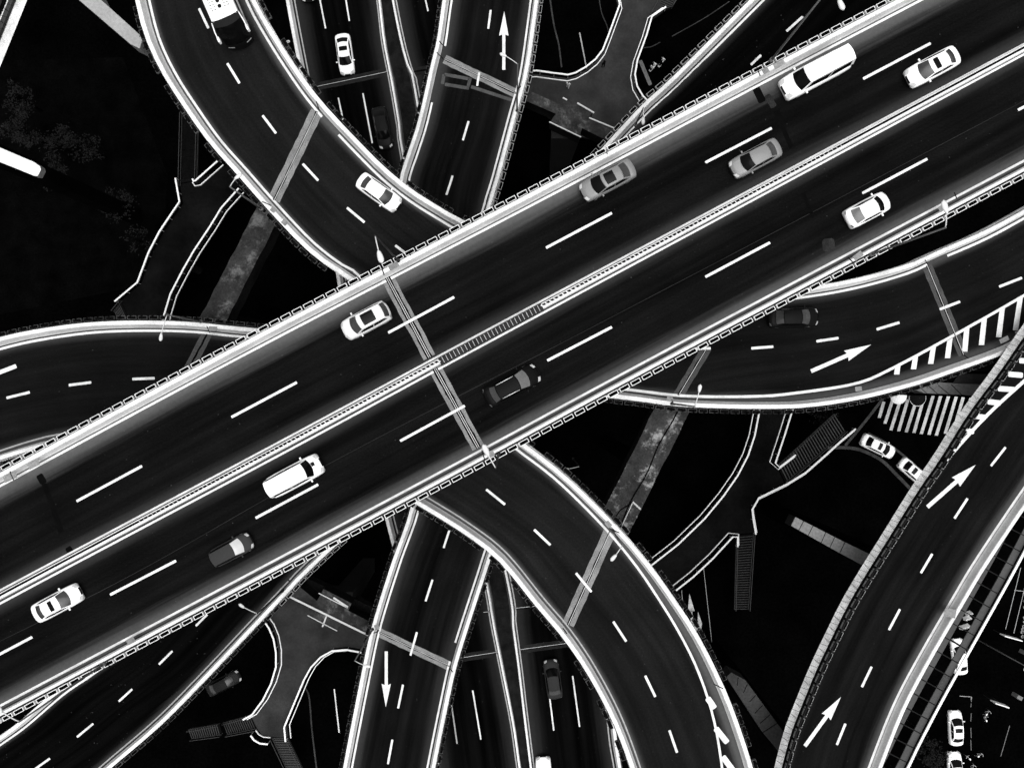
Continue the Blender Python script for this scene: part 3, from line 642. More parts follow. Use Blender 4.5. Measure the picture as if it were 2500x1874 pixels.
# ================================================================== FOOTBRIDGES
def footbridge(label, poly, rails, stairs, mat, at, dark=False):
    e = empty('footbridge', Vector((W(*at, ZP).x, W(*at, ZP).y, 0)), label, 'footbridge')
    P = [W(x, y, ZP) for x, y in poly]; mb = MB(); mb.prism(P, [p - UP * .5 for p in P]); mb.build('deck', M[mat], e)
    for pts, sd, m in rails:
        L = lift(pts, ZP, False)
        mb = MB(); sweep(mb, L, [(-.095, 1.0), (.095, 1.0), (.095, 1.1), (-.095, 1.1)], 1)
        sweep(mb, L, [(sd * .36, .0), (sd * .45, .0), (sd * .45, .2), (sd * .36, .2)], 1)
        for p in resample(L, max(2, int(length(L) / 1.6))): mb.bar(p, p + UP * 1.0, .03, .03)
        mb.build('railing', M[m], e)
    for (a0, a1), (b0, b1), n, zb, m in stairs:
        A0, A1, B0, B1 = W(*a0, ZP), W(*a1, ZP), W(*b0, zb), W(*b1, zb); mb = MB()
        for i in range(n):
            s0, s1 = i / n, (i + 1) / n; p0, p1 = A0.lerp(B0, s0), A1.lerp(B1, s0); q0, q1 = A0.lerp(B0, s1), A1.lerp(B1, s1)
            z = p0.z - .02; top = [Vector((v.x, v.y, z)) for v in (p0, p1, q1, q0)]
            mb.prism(top, [v - UP * .35 for v in top])
            w0, w1 = p0.lerp(q0, .72), p1.lerp(q1, .72); nz = [Vector((v.x, v.y, z + .02)) for v in (w0, w1, q1, q0)]
            mb.prism(nz, [v - UP * .05 for v in nz], 1)
        mb.build('stair_flight', [M['tread'], M[m]], e)
        mb = MB()
        for a, b in ((A0, B0), (A1, B1)): mb.bar(a + UP * .9, b + UP * .9, .07, .07); mb.bar(a + UP * .1, b + UP * .1, .05, .3)
        for a, b in ((A0, B0), (A1, B1)):
            for k in range(6): p = a.lerp(b, k / 5); mb.bar(p, p + UP * .9, .04, .04)
        mb.build('stair_rail', M['rail_dim'], e)
    for x, y in ((at),): 
        q = W(x, y, ZP); mb = MB(); mb.tube([(q.x, q.y, 0), (q.x, q.y, q.z - .5)], .5, 12); mb.build('column', M['cap_dark'], e)
    return e
nl = [(1284, 182), (1310, 181), (1345, 186), (1385, 191), (1404, 186), (1430, 171), (1452, 153), (1469, 131), (1482, 98), (1510, 22), (1500, -30)]
nr = [(1690, -15), (1622, 27), (1588, 50), (1575, 95), (1553, 155), (1547, 190), (1552, 218), (1566, 242), (1592, 268)]
footbridge('light grey footbridge plaza at top centre with curved white railings', nl + [(1600, -40)] + [(1620, 27)] + nr[2:] + [(1560, 315), (1480, 345), (1400, 330), (1290, 250)],
           [(nl, -1, 'rail'), (nr[1:], -1, 'rail')], [(((1588, 38), (1640, 20)), ((1660, -95), (1720, -110)), 26, 101.5, 'rail_dim')], 'path', (1520, 150))
wl = [(437, 440), (447, 497), (428, 525), (398, 570), (372, 620), (345, 692), (290, 738)]
wr = [(590, 465), (548, 512), (520, 558), (482, 615), (455, 662), (425, 720), (410, 770), (403, 800)]
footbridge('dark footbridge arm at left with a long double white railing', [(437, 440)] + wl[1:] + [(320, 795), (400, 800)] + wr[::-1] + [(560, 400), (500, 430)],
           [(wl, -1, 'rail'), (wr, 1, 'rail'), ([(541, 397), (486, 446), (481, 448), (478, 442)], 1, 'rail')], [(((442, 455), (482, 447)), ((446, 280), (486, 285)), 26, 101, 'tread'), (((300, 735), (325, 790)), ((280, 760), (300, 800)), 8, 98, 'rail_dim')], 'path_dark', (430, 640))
el = [(1850, 985), (1848, 1000), (1836, 1062), (1820, 1110), (1795, 1158), (1760, 1208), (1715, 1262), (1650, 1325), (1582, 1378)]
er = [(2080, 1045), (2045, 1074), (2010, 1106), (1960, 1150), (1915, 1178), (1870, 1200), (1846, 1212), (1830, 1240), (1833, 1265), (1839, 1300)]
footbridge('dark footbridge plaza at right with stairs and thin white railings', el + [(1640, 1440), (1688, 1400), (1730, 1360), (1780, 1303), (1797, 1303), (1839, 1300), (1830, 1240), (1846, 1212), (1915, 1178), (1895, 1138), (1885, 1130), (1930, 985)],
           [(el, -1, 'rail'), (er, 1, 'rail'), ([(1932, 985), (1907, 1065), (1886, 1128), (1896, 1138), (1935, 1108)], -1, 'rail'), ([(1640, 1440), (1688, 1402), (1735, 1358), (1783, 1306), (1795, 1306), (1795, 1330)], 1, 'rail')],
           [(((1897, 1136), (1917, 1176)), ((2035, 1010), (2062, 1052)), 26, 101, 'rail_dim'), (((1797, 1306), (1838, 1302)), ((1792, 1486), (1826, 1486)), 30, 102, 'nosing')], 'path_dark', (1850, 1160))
sl = [(648, 1505), (663, 1526), (674, 1552), (680, 1585), (680, 1620), (668, 1660), (648, 1700), (622, 1735), (600, 1747)]
sr = [(888, 1585), (850, 1578), (815, 1581), (788, 1596), (765, 1620), (748, 1650), (725, 1705), (700, 1765), (703, 1800)]
footbridge('light grey footbridge neck at bottom left with curved white railings', sl[:-1] + [(612, 1745), (628, 1778), (640, 1793), (662, 1798)] + sr[::-1] + [(905, 1545), (830, 1515), (690, 1430), (655, 1470)],
           [(sl, 1, 'rail'), (sr, 1, 'rail'), ([(619, 1785), (627, 1796), (641, 1804), (660, 1806)], 1, 'rail')],
           [(((613, 1744), (627, 1776)), ((545, 1762), (556, 1790)), 14, 99, 'nosing'), (((535, 1765), (542, 1790)), ((462, 1778), (470, 1800)), 14, 101, 'nosing'), (((665, 1797), (702, 1797)), ((704, 1880), (742, 1880)), 20, 101, 'rail_dim')], 'path', (700, 1640))

# ================================================================== GROUND
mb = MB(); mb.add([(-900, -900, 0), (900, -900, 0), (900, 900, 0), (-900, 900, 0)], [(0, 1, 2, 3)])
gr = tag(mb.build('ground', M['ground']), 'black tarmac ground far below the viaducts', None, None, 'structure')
ZGs = H - .004
marks(gr, [((1415, 80), (1432, 167))], .16, ZG, 'paint_dim'); marks(gr, [((816, 1681), (828, 1787))], .16, ZG, 'paint'); marks(gr, [((1563, 148), (1588, 208))], .5, ZG, 'paint_old')
marks(gr, [((1717, 1380), (1747, 1650)), ((1664, 1440), (1668, 1488)), ((2492, 1385), (2455, 1535)), ((2510, 1400), (2475, 1545)), ((2476, 1440), (2505, 1443)), ((2343, 1698), (2372, 1700)), ((2372, 1700), (2371, 1712)),
           ((2340, 1370), (2320, 1480))], .07, ZG, 'paint_dim')
marks(gr, [((2370, 1700), (2371, 1711)), ((2371, 1716), (2370, 1725)), ((2371, 1740), (2370, 1760)), ((2370, 1775), (2371, 1800)), ((2370, 1805), (2371, 1830)), ((2465, 1770), (2443, 1845))], .08, ZG, 'paint_old')
mb = MB()
for a, b in [((355, 305), (285, 548)), ((490, 270), (370, 635)), ((600, 290), (460, 733)), ((715, 270), (575, 748)), ((828, 330), (690, 763)), ((940, 300), (805, 773)), ((1098, 205), (915, 790)), ((1210, 212), (1030, 800)), ((1325, 222), (1140, 812)),
             ((1440, 232), (1275, 785)), ((1545, 240), (1440, 600)), ((1660, 250), (1560, 590))]:
    a = (2100 + a[0] / 6.14, 930 + a[1] / 6.14); b = (2100 + b[0] / 6.14, 930 + b[1] / 6.14)
    A, B = W(*a, ZG), W(*b, ZG); x = Vector((.21, 0, 0)); k = Vector((0, -.04, 0))
    mb.add([v + UP * .012 for v in (A - x, A + x + k, B + x + k, B - x)], [(0, 1, 2, 3)])
mb.build('zebra_crossing', surface('zebra_paint', .48, .4, .35, .8, 0, fine=.25), gr)
mb = MB()   # straight-and-turn arrow
for P in ([(1683, 1448), (1696, 1491), (1690, 1491), (1694, 1526), (1688, 1529), (1684, 1492), (1679, 1492)], [(1704, 1492), (1714, 1521), (1711, 1543), (1707, 1529), (1698, 1545), (1692, 1531), (1703, 1518)]):
    mb.add([W(x, y, ZG) + UP * .012 for x, y in P], [tuple(range(len(P)))])
mb.build('arrow_marking', surface('worn_arrow_paint', .5, .6, 1.2, .8, 0, fine=.5), gr)
mb = MB()
for pts, w in (([(1340, -20), (1352, 60), (1364, 110), (1371, 165)], .2), ([(742, 1672), (755, 1700), (762, 1780), (774, 1880)], .18), ([(2160, 966), (2110, 1030), (2063, 1087)], .35), ([(2020, 1093), (2060, 1092), (2100, 1098), (2150, 1122), (2190, 1160), (2224, 1195)], .42),
               ([(2118, 1057), (2170, 1085), (2215, 1120), (2245, 1148)], .3), ([(1460, -20), (1468, 30), (1480, 60), (1486, 80)], .12), ([(1640, 90), (1720, 45), (1780, 5)], .1), ([(1568, 118), (1590, 115), (1612, 104)], .1)):
    sweep(mb, lift(pts, ZG), [(-w / 2, 0), (w / 2, 0), (w / 2, .12), (-w / 2, .12)], 1)
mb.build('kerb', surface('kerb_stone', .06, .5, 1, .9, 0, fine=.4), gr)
mb = MB(); P = [W(x, y, ZG) + UP * .006 for x, y in [(-60, 150), (300, 140), (410, 430), (400, 560), (330, 700), (-60, 780)]]; mb.add(P, [tuple(range(len(P)))]); mb.build('planting_bed', M['verge'], gr)

# ================================================================== PLANTER BOXES
def leaf_cloud(mb, n, sx, sy, z0, z1, size, droop=0, side=1):
    for _ in range(n):
        x, y = random.uniform(-sx, sx), random.uniform(-sy, sy); z = random.uniform(z0, z1)
        if droop and random.random() < .5: y = side * random.uniform(0, droop); z -= random.uniform(0, .5)
        a, b = random.uniform(0, 6.28), random.uniform(-.6, .6); s = size * random.uniform(.6, 1.3)
        u = Vector((math.cos(a), math.sin(a), b)) * s; v = Vector((-math.sin(a), math.cos(a), random.uniform(-.5, .5))) * s * .6; c = Vector((x, y, z))
        mb.add([c - u, c + v * .8, c + u, c - v * .8], [(0, 1, 2, 3)])
def planter_mesh(style):
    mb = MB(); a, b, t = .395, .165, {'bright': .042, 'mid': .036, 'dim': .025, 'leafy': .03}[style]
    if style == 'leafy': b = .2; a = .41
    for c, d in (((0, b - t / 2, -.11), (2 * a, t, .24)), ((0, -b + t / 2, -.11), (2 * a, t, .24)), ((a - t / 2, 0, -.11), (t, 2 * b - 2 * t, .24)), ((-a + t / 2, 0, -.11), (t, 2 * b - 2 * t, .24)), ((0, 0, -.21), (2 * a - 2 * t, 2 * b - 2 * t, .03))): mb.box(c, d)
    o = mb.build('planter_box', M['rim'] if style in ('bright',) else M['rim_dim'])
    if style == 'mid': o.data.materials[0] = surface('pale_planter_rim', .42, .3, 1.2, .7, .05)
    if style == 'leafy': o.data.materials[0] = surface('leafy_planter_rim', .4, .5, 1.2, .7, .05)
    pm = MB(); pm.box((0, 0, -.09), (2 * a - 2 * t, 2 * b - 2 * t, .1), mi=1)
    leaf_cloud(pm, {'bright': 7, 'mid': 8, 'dim': 26, 'leafy': 60}[style], a * .9, b * .8, -.03, .08, .07)
    if style == 'leafy': leaf_cloud(pm, 26, a, b, -.2, .1, .055, .6, 1); leaf_cloud(pm, 30, a, b, -.1, .1, .06, .4, -1)
    if style == 'leafy':
        for _ in range(3): x = random.uniform(-a, a); pm.tube([(x, b, 0), (x + random.uniform(-.12, .12), b + .4, -.1), (x + random.uniform(-.3, .3), b + random.uniform(.6, 1.1), -.5)], .015, 4)
    if style == 'dim': leaf_cloud(pm, 14, a, b, -.1, .05, .07, .3, 1); leaf_cloud(pm, 10, a, b, -.1, .05, .07, .3, -1)
    p = pm.build('plant', [M['leaf_dark'], M['soil']], o, local=True)
    return o, p
PROTO = {s: planter_mesh(s) for s in ('bright', 'mid', 'dim', 'leafy')}
used = set(); PLANT.sort(key=lambda x: x[0]); rest = MB()
for i, (pri, q, ang, style, label, group) in enumerate(PLANT):
    o0, p0 = PROTO[style]
    if i < 300:
        if style in used:
            o = o0.copy(); COL.objects.link(o); p = p0.copy(); COL.objects.link(p); p.parent = o
        else: o = o0; used.add(style)
        o.location = q; o.rotation_euler = (0, 0, ang); tag(o, label, 'planter', group)
    else:
        m = Matrix.Translation(q) @ Matrix.Rotation(ang, 4, 'Z')
        for src, k in ((o0, 0), (p0, 1)):
            rest.add([m @ v.co for v in src.data.vertices], [tuple(f.vertices) for f in src.data.polygons], k)
for s in PROTO:
    if s not in used:
        for o in PROTO[s][::-1]: bpy.data.objects.remove(o)
if rest.v: tag(rest.build('planter_boxes', [M['rim_dim'], M['leaf_dark']], fixn=False), 'rows of dull planter boxes outside the lower and farther parapets', 'planters', None, 'stuff')

# ================================================================== LAMPS
def lamp(base, Z0, h, head, label, dark=False, r=.075, hs=1.0, straight=False):
    b = W(*base, Z0); top = b + UP * h; hd = W(head[0], head[1], H - (top.z + .25))
    e = empty('street_lamp', b, label, 'street lamp')
    pm = M['pole_dark'] if dark else M['pole']
    mb = MB(); mb.tube([b - UP * .3, b + UP * .05], .17, 10); mb.tube([b, b + UP * (h * .5), top], [r * 1.25, r, r * .7], 8); mb.build('pole', pm, e, True)
    d = hd - top; L = d.length; dx = d.normalized(); hl = .34 * hs
    pts = [top - UP * .1]; 
    for k in range(1, 7): t = k / 6; pts.append(top.lerp(hd - dx * hl * .6, t) + UP * (.35 * math.sin(t * math.pi * .5) - .05))
    mb = MB(); mb.tube(pts, [.04] * 7, 6); mb.build('arm', M['lamp'], e, True)
    a = Vector((dx.x, dx.y, 0)).normalized(); n = Vector((-a.y, a.x, 0)); rows = []
    for k in range(9):
        t = -1 + 2 * k / 8; w = .15 * hs * math.sqrt(max(.02, 1 - abs(t) ** 2.6)) * (1 + .25 * t); c = hd + a * (t * hl) + UP * .3
        rows.append([c + n * (w * math.cos(q * math.pi / 4)) + UP * (.09 * math.sin(q * math.pi / 4)) for q in range(8)])
    mb = MB(); o = mb.grid(rows, 0, True); mb.f += [[o + q for q in range(8)], [o + 64 + q for q in range(8)][::-1]]; mb.mi += [0, 0]; mb.build('lamp_head', M['lamp'], e, True)
lamp((637, 509), 65, 7.2, (585, 433), 'slim lamp post on the curved viaduct parapet at upper left')
lamp((1262, 270), 81, 11.8, (1229, 138), 'lamp post on low ramp whose head hangs over the white up arrow')
lamp((1552, 303), 71, 4.2, (1569, 298), 'short lamp beside slip ramp where it dives under the topmost viaduct')
lamp((972, 636), 59, 10, (930, 628), 'tall lamp post on topmost viaduct above the curved road near its joint', True, hs=1.25)
lamp((490, 785), 71, 7, (397, 823), 'lamp post on the upper parapet of the branch viaduct at left')
lamp((2130, 620), 59, 10, (2301, 508), 'tall lamp post on lower right parapet of topmost viaduct at right', hs=1.3)
lamp((1640, 985), 71, 9, (1706, 948), 'lamp post on lower parapet of branch viaduct right of centre')
lamp((1497, 1297), 65, 5.5, (1497, 1358), 'lamp post on the curved viaduct at its lower joint')
lamp((1399, 1119), ZG, 10, (1384, 1144), 'small ground lamp seen in the dark gap right of centre', True)
lamp((1217, 1108), 59, 10, (1187, 1098), 'lamp post on lower parapet of topmost viaduct at the centre joint', True, hs=1.2)
lamp((689, 1442), 81, 8, (593, 1476), 'lamp post on the slip ramp parapet at lower left', True)
lamp((910, 1535), 81, 9.3, (898, 1622), 'lamp post on the low ramp beside the white down arrow')
lamp((1885, 145), 59, 10.5, (2048, 16), 'tall lamp post on topmost viaduct leaning out of the top edge', hs=1.2)
lamp((2385, 1560), ZG, 9.5, (2500, 1628), 'ground lamp post beside the parked cars at lower right', hs=1.1)
lamp((250, 1622), 59, 10, (3, 1722), 'lamp post on topmost viaduct at the lower left corner', hs=1.2)
lamp((764, 202), 89, 10, (702, 106), 'lamp post on lowest dual road beside the curved viaduct at top')

# ================================================================== VEHICLES
def interp(tab, x):
    for i in range(len(tab) - 1):
        if x <= tab[i + 1][0]:
            t = (x - tab[i][0]) / (tab[i + 1][0] - tab[i][0]); t = max(0, min(1, t)); return tab[i][1] + (tab[i + 1][1] - tab[i][1]) * (t * t * (3 - 2 * t))
    return tab[-1][1]
def car(px, py, Z, to, label, L=4.7, Wd=1.82, Ht=1.45, body=.78, roofc=None, cowl=.52, rf=.18, rr=-.42, rb=-.72, hood=(.98, .82, .62), trunk=1.0, belt=.95, wsm='glass_grey', rwm='glass_grey', swm='glass', sun=None,
        cat='car', group=None, name='car', hoodc=None, round_=.26, rails=False, sunlen=.16, chrome=False, plate=False, lens='lens', k=1.0):
    ang = math.atan2(-(to[1]), to[0]); e = empty(name, W(px, py, Z), label, cat, group, None, ang); e.scale = (k, k, k)
    h = L / 2; hw = Wd / 2; bm = carpaint(body); rm = carpaint(roofc if roofc is not None else body)
    topz = [(-1, .66), (-.97, trunk - .1), (-.9, trunk), (rb, max(trunk, belt)), (0, belt), (cowl, hood[0]), (.85, hood[1]), (.96, hood[2] + .06), (1, hood[2] - .08)]
    rows = []; sts = [-1, -.992, -.975, -.94, -.88, -.8, -.7, -.55, -.35, -.15, .05, .25, .4, .52, .64, .74, .83, .9, .95, .98, .993, 1]
    def xs(s, t): return s * h - (1 if s > 0 else -1) * abs(s) ** 5 * round_ * (1 if s > 0 else .75) * t * t * abs(t) ** .6
    for s in sts:
        w = hw * (1 - .10 * max(0, (s - .35) / .65) ** 2 - .07 * max(0, (-s - .5) / .5) ** 2)
        if abs(s) > .975: w *= 1 - .08 * (abs(s) - .975) / .025
        z = interp(topz, s); row = []
        for t, zz in ((-.86, .2), (-.95, .3), (-1, .5), (-.985, .72), (-.93, .9), (-.8, 1), (-.55, 1.015), (-.25, 1.025), (0, 1.03), (.25, 1.025), (.55, 1.015), (.8, 1), (.93, .9), (.985, .72), (1, .5), (.95, .3), (.86, .2)):
            zv = z * zz if zz > .35 else zz + .02
            row.append(Vector((xs(s, t), w * t, max(.2, zv))))
        rows.append(row)
    mb = MB(); o = mb.grid(rows, 0, True); n = len(rows[0]); mb.f.append([o + k for k in range(n)]); mb.mi.append(0); q = o + (len(rows) - 1) * n; mb.f.append([q + k for k in range(n)][::-1]); mb.mi.append(0)
    b = mb.build('body', bm, e, True, True)
    # greenhouse
    def lineP(x, bul, w, z, zc): return lambda t: Vector((x * h + bul * (1 - t * t), w * t, z + zc * (1 - t * t)))
    wb = hw * .88; wt = hw * .70
    cw = lineP(cowl, .22, wb * .95, belt - .02, .05); tf = lineP(rf, .10, wt, Ht - .07, .06); tr = lineP(rr, -.08, wt * .97, Ht - .09, .06); rbk = lineP(rb, -.14, wb * .93, max(trunk, belt) - .03, .05)
    T9 = [-1 + i / 5 for i in range(11)]
    def panel(f, g_, t0, t1, v0, v1, off, nv=4, bul=0):
        r_ = []
        for j in range(nv + 1):
            v = v0 + (v1 - v0) * j / nv
            r_.append([f(t0 + (t1 - t0) * i / 10).lerp(g_(t0 + (t1 - t0) * i / 10), v) + off + UP * (bul * math.sin(math.pi * v)) for i in range(11)])
        return r_
    mb = MB()
    mb.grid(panel(cw, tf, -1, 1, 0, 1, Vector(), 4, .03)); mb.grid(panel(tf, tr, -1, 1, 0, 1, Vector(), 4, .03)); mb.grid(panel(tr, rbk, -1, 1, 0, 1, Vector(), 4, .02))
    for s in (-1, 1):
        A, B, C, D_ = cw(s), tf(s), tr(s), rbk(s); mid0 = A.lerp(D_, .5) + Vector((0, s * .05, 0)); mid1 = B.lerp(C, .5) + Vector((0, s * .03, 0))
        mb.add([A, mid0, D_, C, mid1, B], [(0, 1, 4, 5), (1, 2, 3, 4)])
    mb.build('roof', rm, e, True, True)
    mb = MB(); mb.grid(panel(cw, tf, -.93, .93, .05, .93, Vector((.012, 0, .014)), 4, .03)); mb.build('windscreen', M[wsm], e, True, True)
    mb = MB(); mb.grid(panel(tr, rbk, -.88, .88, .10, .9, Vector((-.012, 0, .014)), 4, .02)); mb.build('rear_window', M[rwm], e, True, True)
    for s in (-1, 1):
        A, B, C, D_ = cw(s), tf(s), tr(s), rbk(s); of = Vector((0, s * .016, .012)); m0 = A.lerp(D_, .5) + Vector((0, s * .05, 0)); m1 = B.lerp(C, .5) + Vector((0, s * .03, 0))
        def q(u, v):
            lo = A.lerp(m0, u * 2) if u < .5 else m0.lerp(D_, u * 2 - 1); hi = B.lerp(m1, u * 2) if u < .5 else m1.lerp(C, u * 2 - 1); return lo.lerp(hi, v) + of
        mb = MB()
        for u0, u1 in ((.06, .475), (.505, .93)): mb.grid([[q(u0 + (u1 - u0) * i / 4, v) for i in range(5)] for v in (.1, .5, .88)])
        mb.build('side_window', M[swm], e, False, True)
        mb = MB(); c = cw(s * 1.0); mb.box((c.x - .32, s * (hw + .07), belt + .0), (.13, .22, .13)); mb.build('wing_mirror', bm if not plate else M['black'], e, False, True, bevel=.03)
        for x in (.62, -.60):
            w_ = MB(); rows2 = []
            for y, r_ in ((-.1, .27), (-.08, .31), (.08, .31), (.1, .27)): rows2.append([Vector((x * h + r_ * math.cos(k * math.pi / 8), s * (hw - .12) + y, .31 + r_ * math.sin(k * math.pi / 8))) for k in range(16)])
            o = w_.grid(rows2, 0, True); w_.f += [[o + k for k in range(16)], [o + 48 + k for k in range(16)]]; w_.mi += [0, 0]; wh = w_.build('wheel', M['tyre'], e, False, True)
            w_ = MB(); w_.tube([(x * h, s * (hw - .12), .31), (x * h, s * (hw - .01), .31)], .19, 12); w_.build('rim', M['rim_alloy'], wh, False, True)
        mb = MB(); zf = interp(topz, .93); r3 = []
        for i in range(4):
            t = s * (.5 + .4 * i / 3); r3.append([Vector((xs(ss_, t) , hw * .9 * t, interp(topz, ss_) * (1.02 if abs(t) < .8 else .96) + .012)) for ss_ in (.90 - .04 * i / 3, .945, .982)])
        mb.grid(r3); mb.build('headlight', M[lens], e, True, True)
        mb = MB(); r3 = []
        for i in range(3):
            t = s * (.58 + .32 * i / 2); r3.append([Vector((xs(ss_, t) - .01, hw * .93 * t, interp(topz, ss_) * .985 + .012)) for ss_ in (-.985, -.965, -.945)])
        mb.grid(r3); mb.build('taillight', M['red'], e, True, True)
    mb = MB(); mb.grid([[Vector((xs(ss_, t) + .012, hw * .9 * t, interp(topz, ss_) * 1.0 - .01 + .03 * (1 - t * t))) for ss_ in (.965, .985, .999)] for t in (-.42, -.2, 0, .2, .42)]); mb.build('grille', M['chrome'] if chrome else M['black'], e, True, True)
    mb = MB(); mb.grid([[Vector((xs(-1, t) - .012, hw * .9 * t, z_)) for z_ in (.4, .52)] for t in (-.28, 0, .28)]); mb.build('bumper_trim', M['black'], e, True, True)
    if sun:
        mb = MB(); mid_ = sun; mb.grid(panel(tf, tr, -.74, .74, mid_ - sunlen, mid_ + sunlen, Vector((0, 0, .035)), 3, .03)); mb.build('sunroof', M['glass'], e, True, True)
    if rails:
        for s in (-1, 1):
            mb = MB(); mb.tube([tf(s * .93).lerp(tr(s * .93), t) + UP * (.06 + .03 * math.sin(t * 3.14)) for t in (.05, .3, .6, .95)], .022, 6); mb.build('roof_rail', M['chrome'], e, True, True)
    return e
SW_, NE_ = (-1, .53), (1, -.53)
SUV = dict(L=4.5, Ht=1.62, rr=-.72, rb=-.9, trunk=1.05, belt=1.02, hood=(1.05, .93, .7), rf=.2, cowl=.5)
car(2266, 171, ZT, SW_, 'white saloon with dark sunroof behind the white van on the topmost viaduct', k=0.91, L=4.75, sun=.32, sunlen=.14, body=.82)
car(1838, 392, ZT, SW_, 'light grey saloon without sunroof next to the median on the topmost viaduct', k=0.89, L=4.7, body=.25, wsm='glass')
car(1481, 445, ZT, SW_, 'mid grey saloon with big black sunroof by upper left parapet of topmost viaduct', k=0.92, L=4.95, body=.235, sun=.38, sunlen=.26, wsm='glass', group=None)
car(2110, 516, ZT, NE_, 'white saloon with dark roofless top heading up right on the lower lanes at right'.replace('dark roofless top', 'pale rear window'), k=0.89, L=4.15, body=.8, rwm='glass_sky', wsm='glass', rf=.22, rr=-.36, rb=-.74)
car(897, 784, ZT, SW_, 'silver roofed estate car with black sunroof beside the centre joint', k=0.93, body=.62, roofc=.62, sun=.42, sunlen=.26, wsm='glass_grey', **{**SUV, 'L': 4.3})
car(1250, 940, ZT, NE_, 'black saloon with grey reflecting windscreen just below the median at centre', k=0.97, L=4.75, body=.006, wsm='glass_sky', rwm='glass_grey', rr=-.5, rails=True)
car(573, 1337, ZT, NE_, 'dark grey hatchback with bright windscreen on the lower lanes at left', k=0.87, L=3.95, Wd=1.72, body=.048, wsm='glass_pale', rr=-.86, rb=-.95, trunk=.9, cowl=.5, rf=.12, rwm='glass')
car(151, 1466, ZT, NE_, 'white saloon with narrow dark sunroof at the far left of the lower lanes', k=0.87, L=4.6, body=.82, sun=.42, sunlen=.12)
car(928, 474, ZA, (110, 79), 'white saloon on the curved viaduct about to pass under the topmost one', k=0.87, L=4.75, body=.82, wsm='glass_grey')
car(845, 139, ZD + .02, (14, 100), 'white saloon with dark sunroof on the lowest dual road at top', k=1.0, L=4.75, body=.82, sun=.55, sunlen=.16, wsm='glass', rwm='glass')
car(936, 317, ZD + .02, (20, 100), 'very dark saloon beside the median wall of the lowest dual road at top', k=1.0, L=4.9, body=.014, wsm='glass', rwm='glass', lens='chrome')
car(753, -38, ZD + .02, (10, 100), 'dark car nosing in at the top edge on the lowest dual road', L=4.7, body=.01, wsm='glass', lens='chrome')
car(1349, 1651, ZD + .02, (-14, -100), 'dark grey saloon on the lowest dual road at bottom', L=4.6, body=.035, wsm='glass', lens='chrome')
car(1327, 1888, ZD + .02, (-4, -100), 'white car cut by the bottom edge on the lowest dual road', L=4.7, body=.80, wsm='glass_grey', cowl=.4)
car(1931, 776, ZB, (1, -.02), 'black saloon emerging from under the topmost viaduct on the branch road', L=4.7, body=.008, wsm='glass_grey', rwm='glass_grey', lens='chrome')
car(2138, 1088, ZG, (1, .48), 'white parked saloon with dark sunroof beside the curved kerb below the zebra crossing', L=4.9, body=.82, sun=.36, sunlen=.14, wsm='glass', rwm='glass')
car(2226, 1152, ZG, (1, .85), 'white car half hidden under the left edge of the right ramp', L=4.9, body=.8, wsm='glass', rwm='glass', sun=.6)
car(2326, 1770, ZG, (-.04, -1), 'white parked saloon at lower right, upper one of the two nose to tail', L=4.75, Ht=1.5, body=.82, sun=.35, sunlen=.17, wsm='glass', rwm='glass')
car(2324, 1870, ZG, (-.02, -1), 'white parked car cut by the bottom edge at lower right', L=4.75, Ht=1.5, body=.82, sun=.35, wsm='glass', rwm='glass')
car(2334, 1597, ZG, (-.12, -1), 'white car partly hidden under the grey panelled walkway', L=4.9, body=.8, wsm='glass', rwm='glass')
car(551, 1662, ZG, (1, -.52), 'dark car far below beside the slip ramp at lower left', L=4.9, body=.02, wsm='glass_grey', lens='chrome')
VAN = dict(rr=-.93, rb=-.985, trunk=1.1, belt=1.12, cat='van', name='van', rwm='glass', round_=.2)
car(1981, 189, ZT, SW_, 'large white van with long plain roof on upper lanes of the topmost viaduct', k=0.935, L=6.0, Wd=1.98, Ht=2.15, body=.84, cowl=.60, rf=.40, hood=(1.16, 1.0, .78), wsm='glass', **VAN)
mv = car(727, 1158, ZT, NE_, 'white minivan with small dark hood vent on lower lanes of the topmost viaduct', k=0.95, L=4.75, Wd=1.85, Ht=1.95, body=.84, cowl=.60, rf=.44, hood=(1.14, .98, .78), wsm='glass', **VAN)

mb = MB(); mb.box((1.74, .16, 1.07), (.30, .32, .10)); mb.build('hood_vent', M['black'], mv, False, True, bevel=.02)

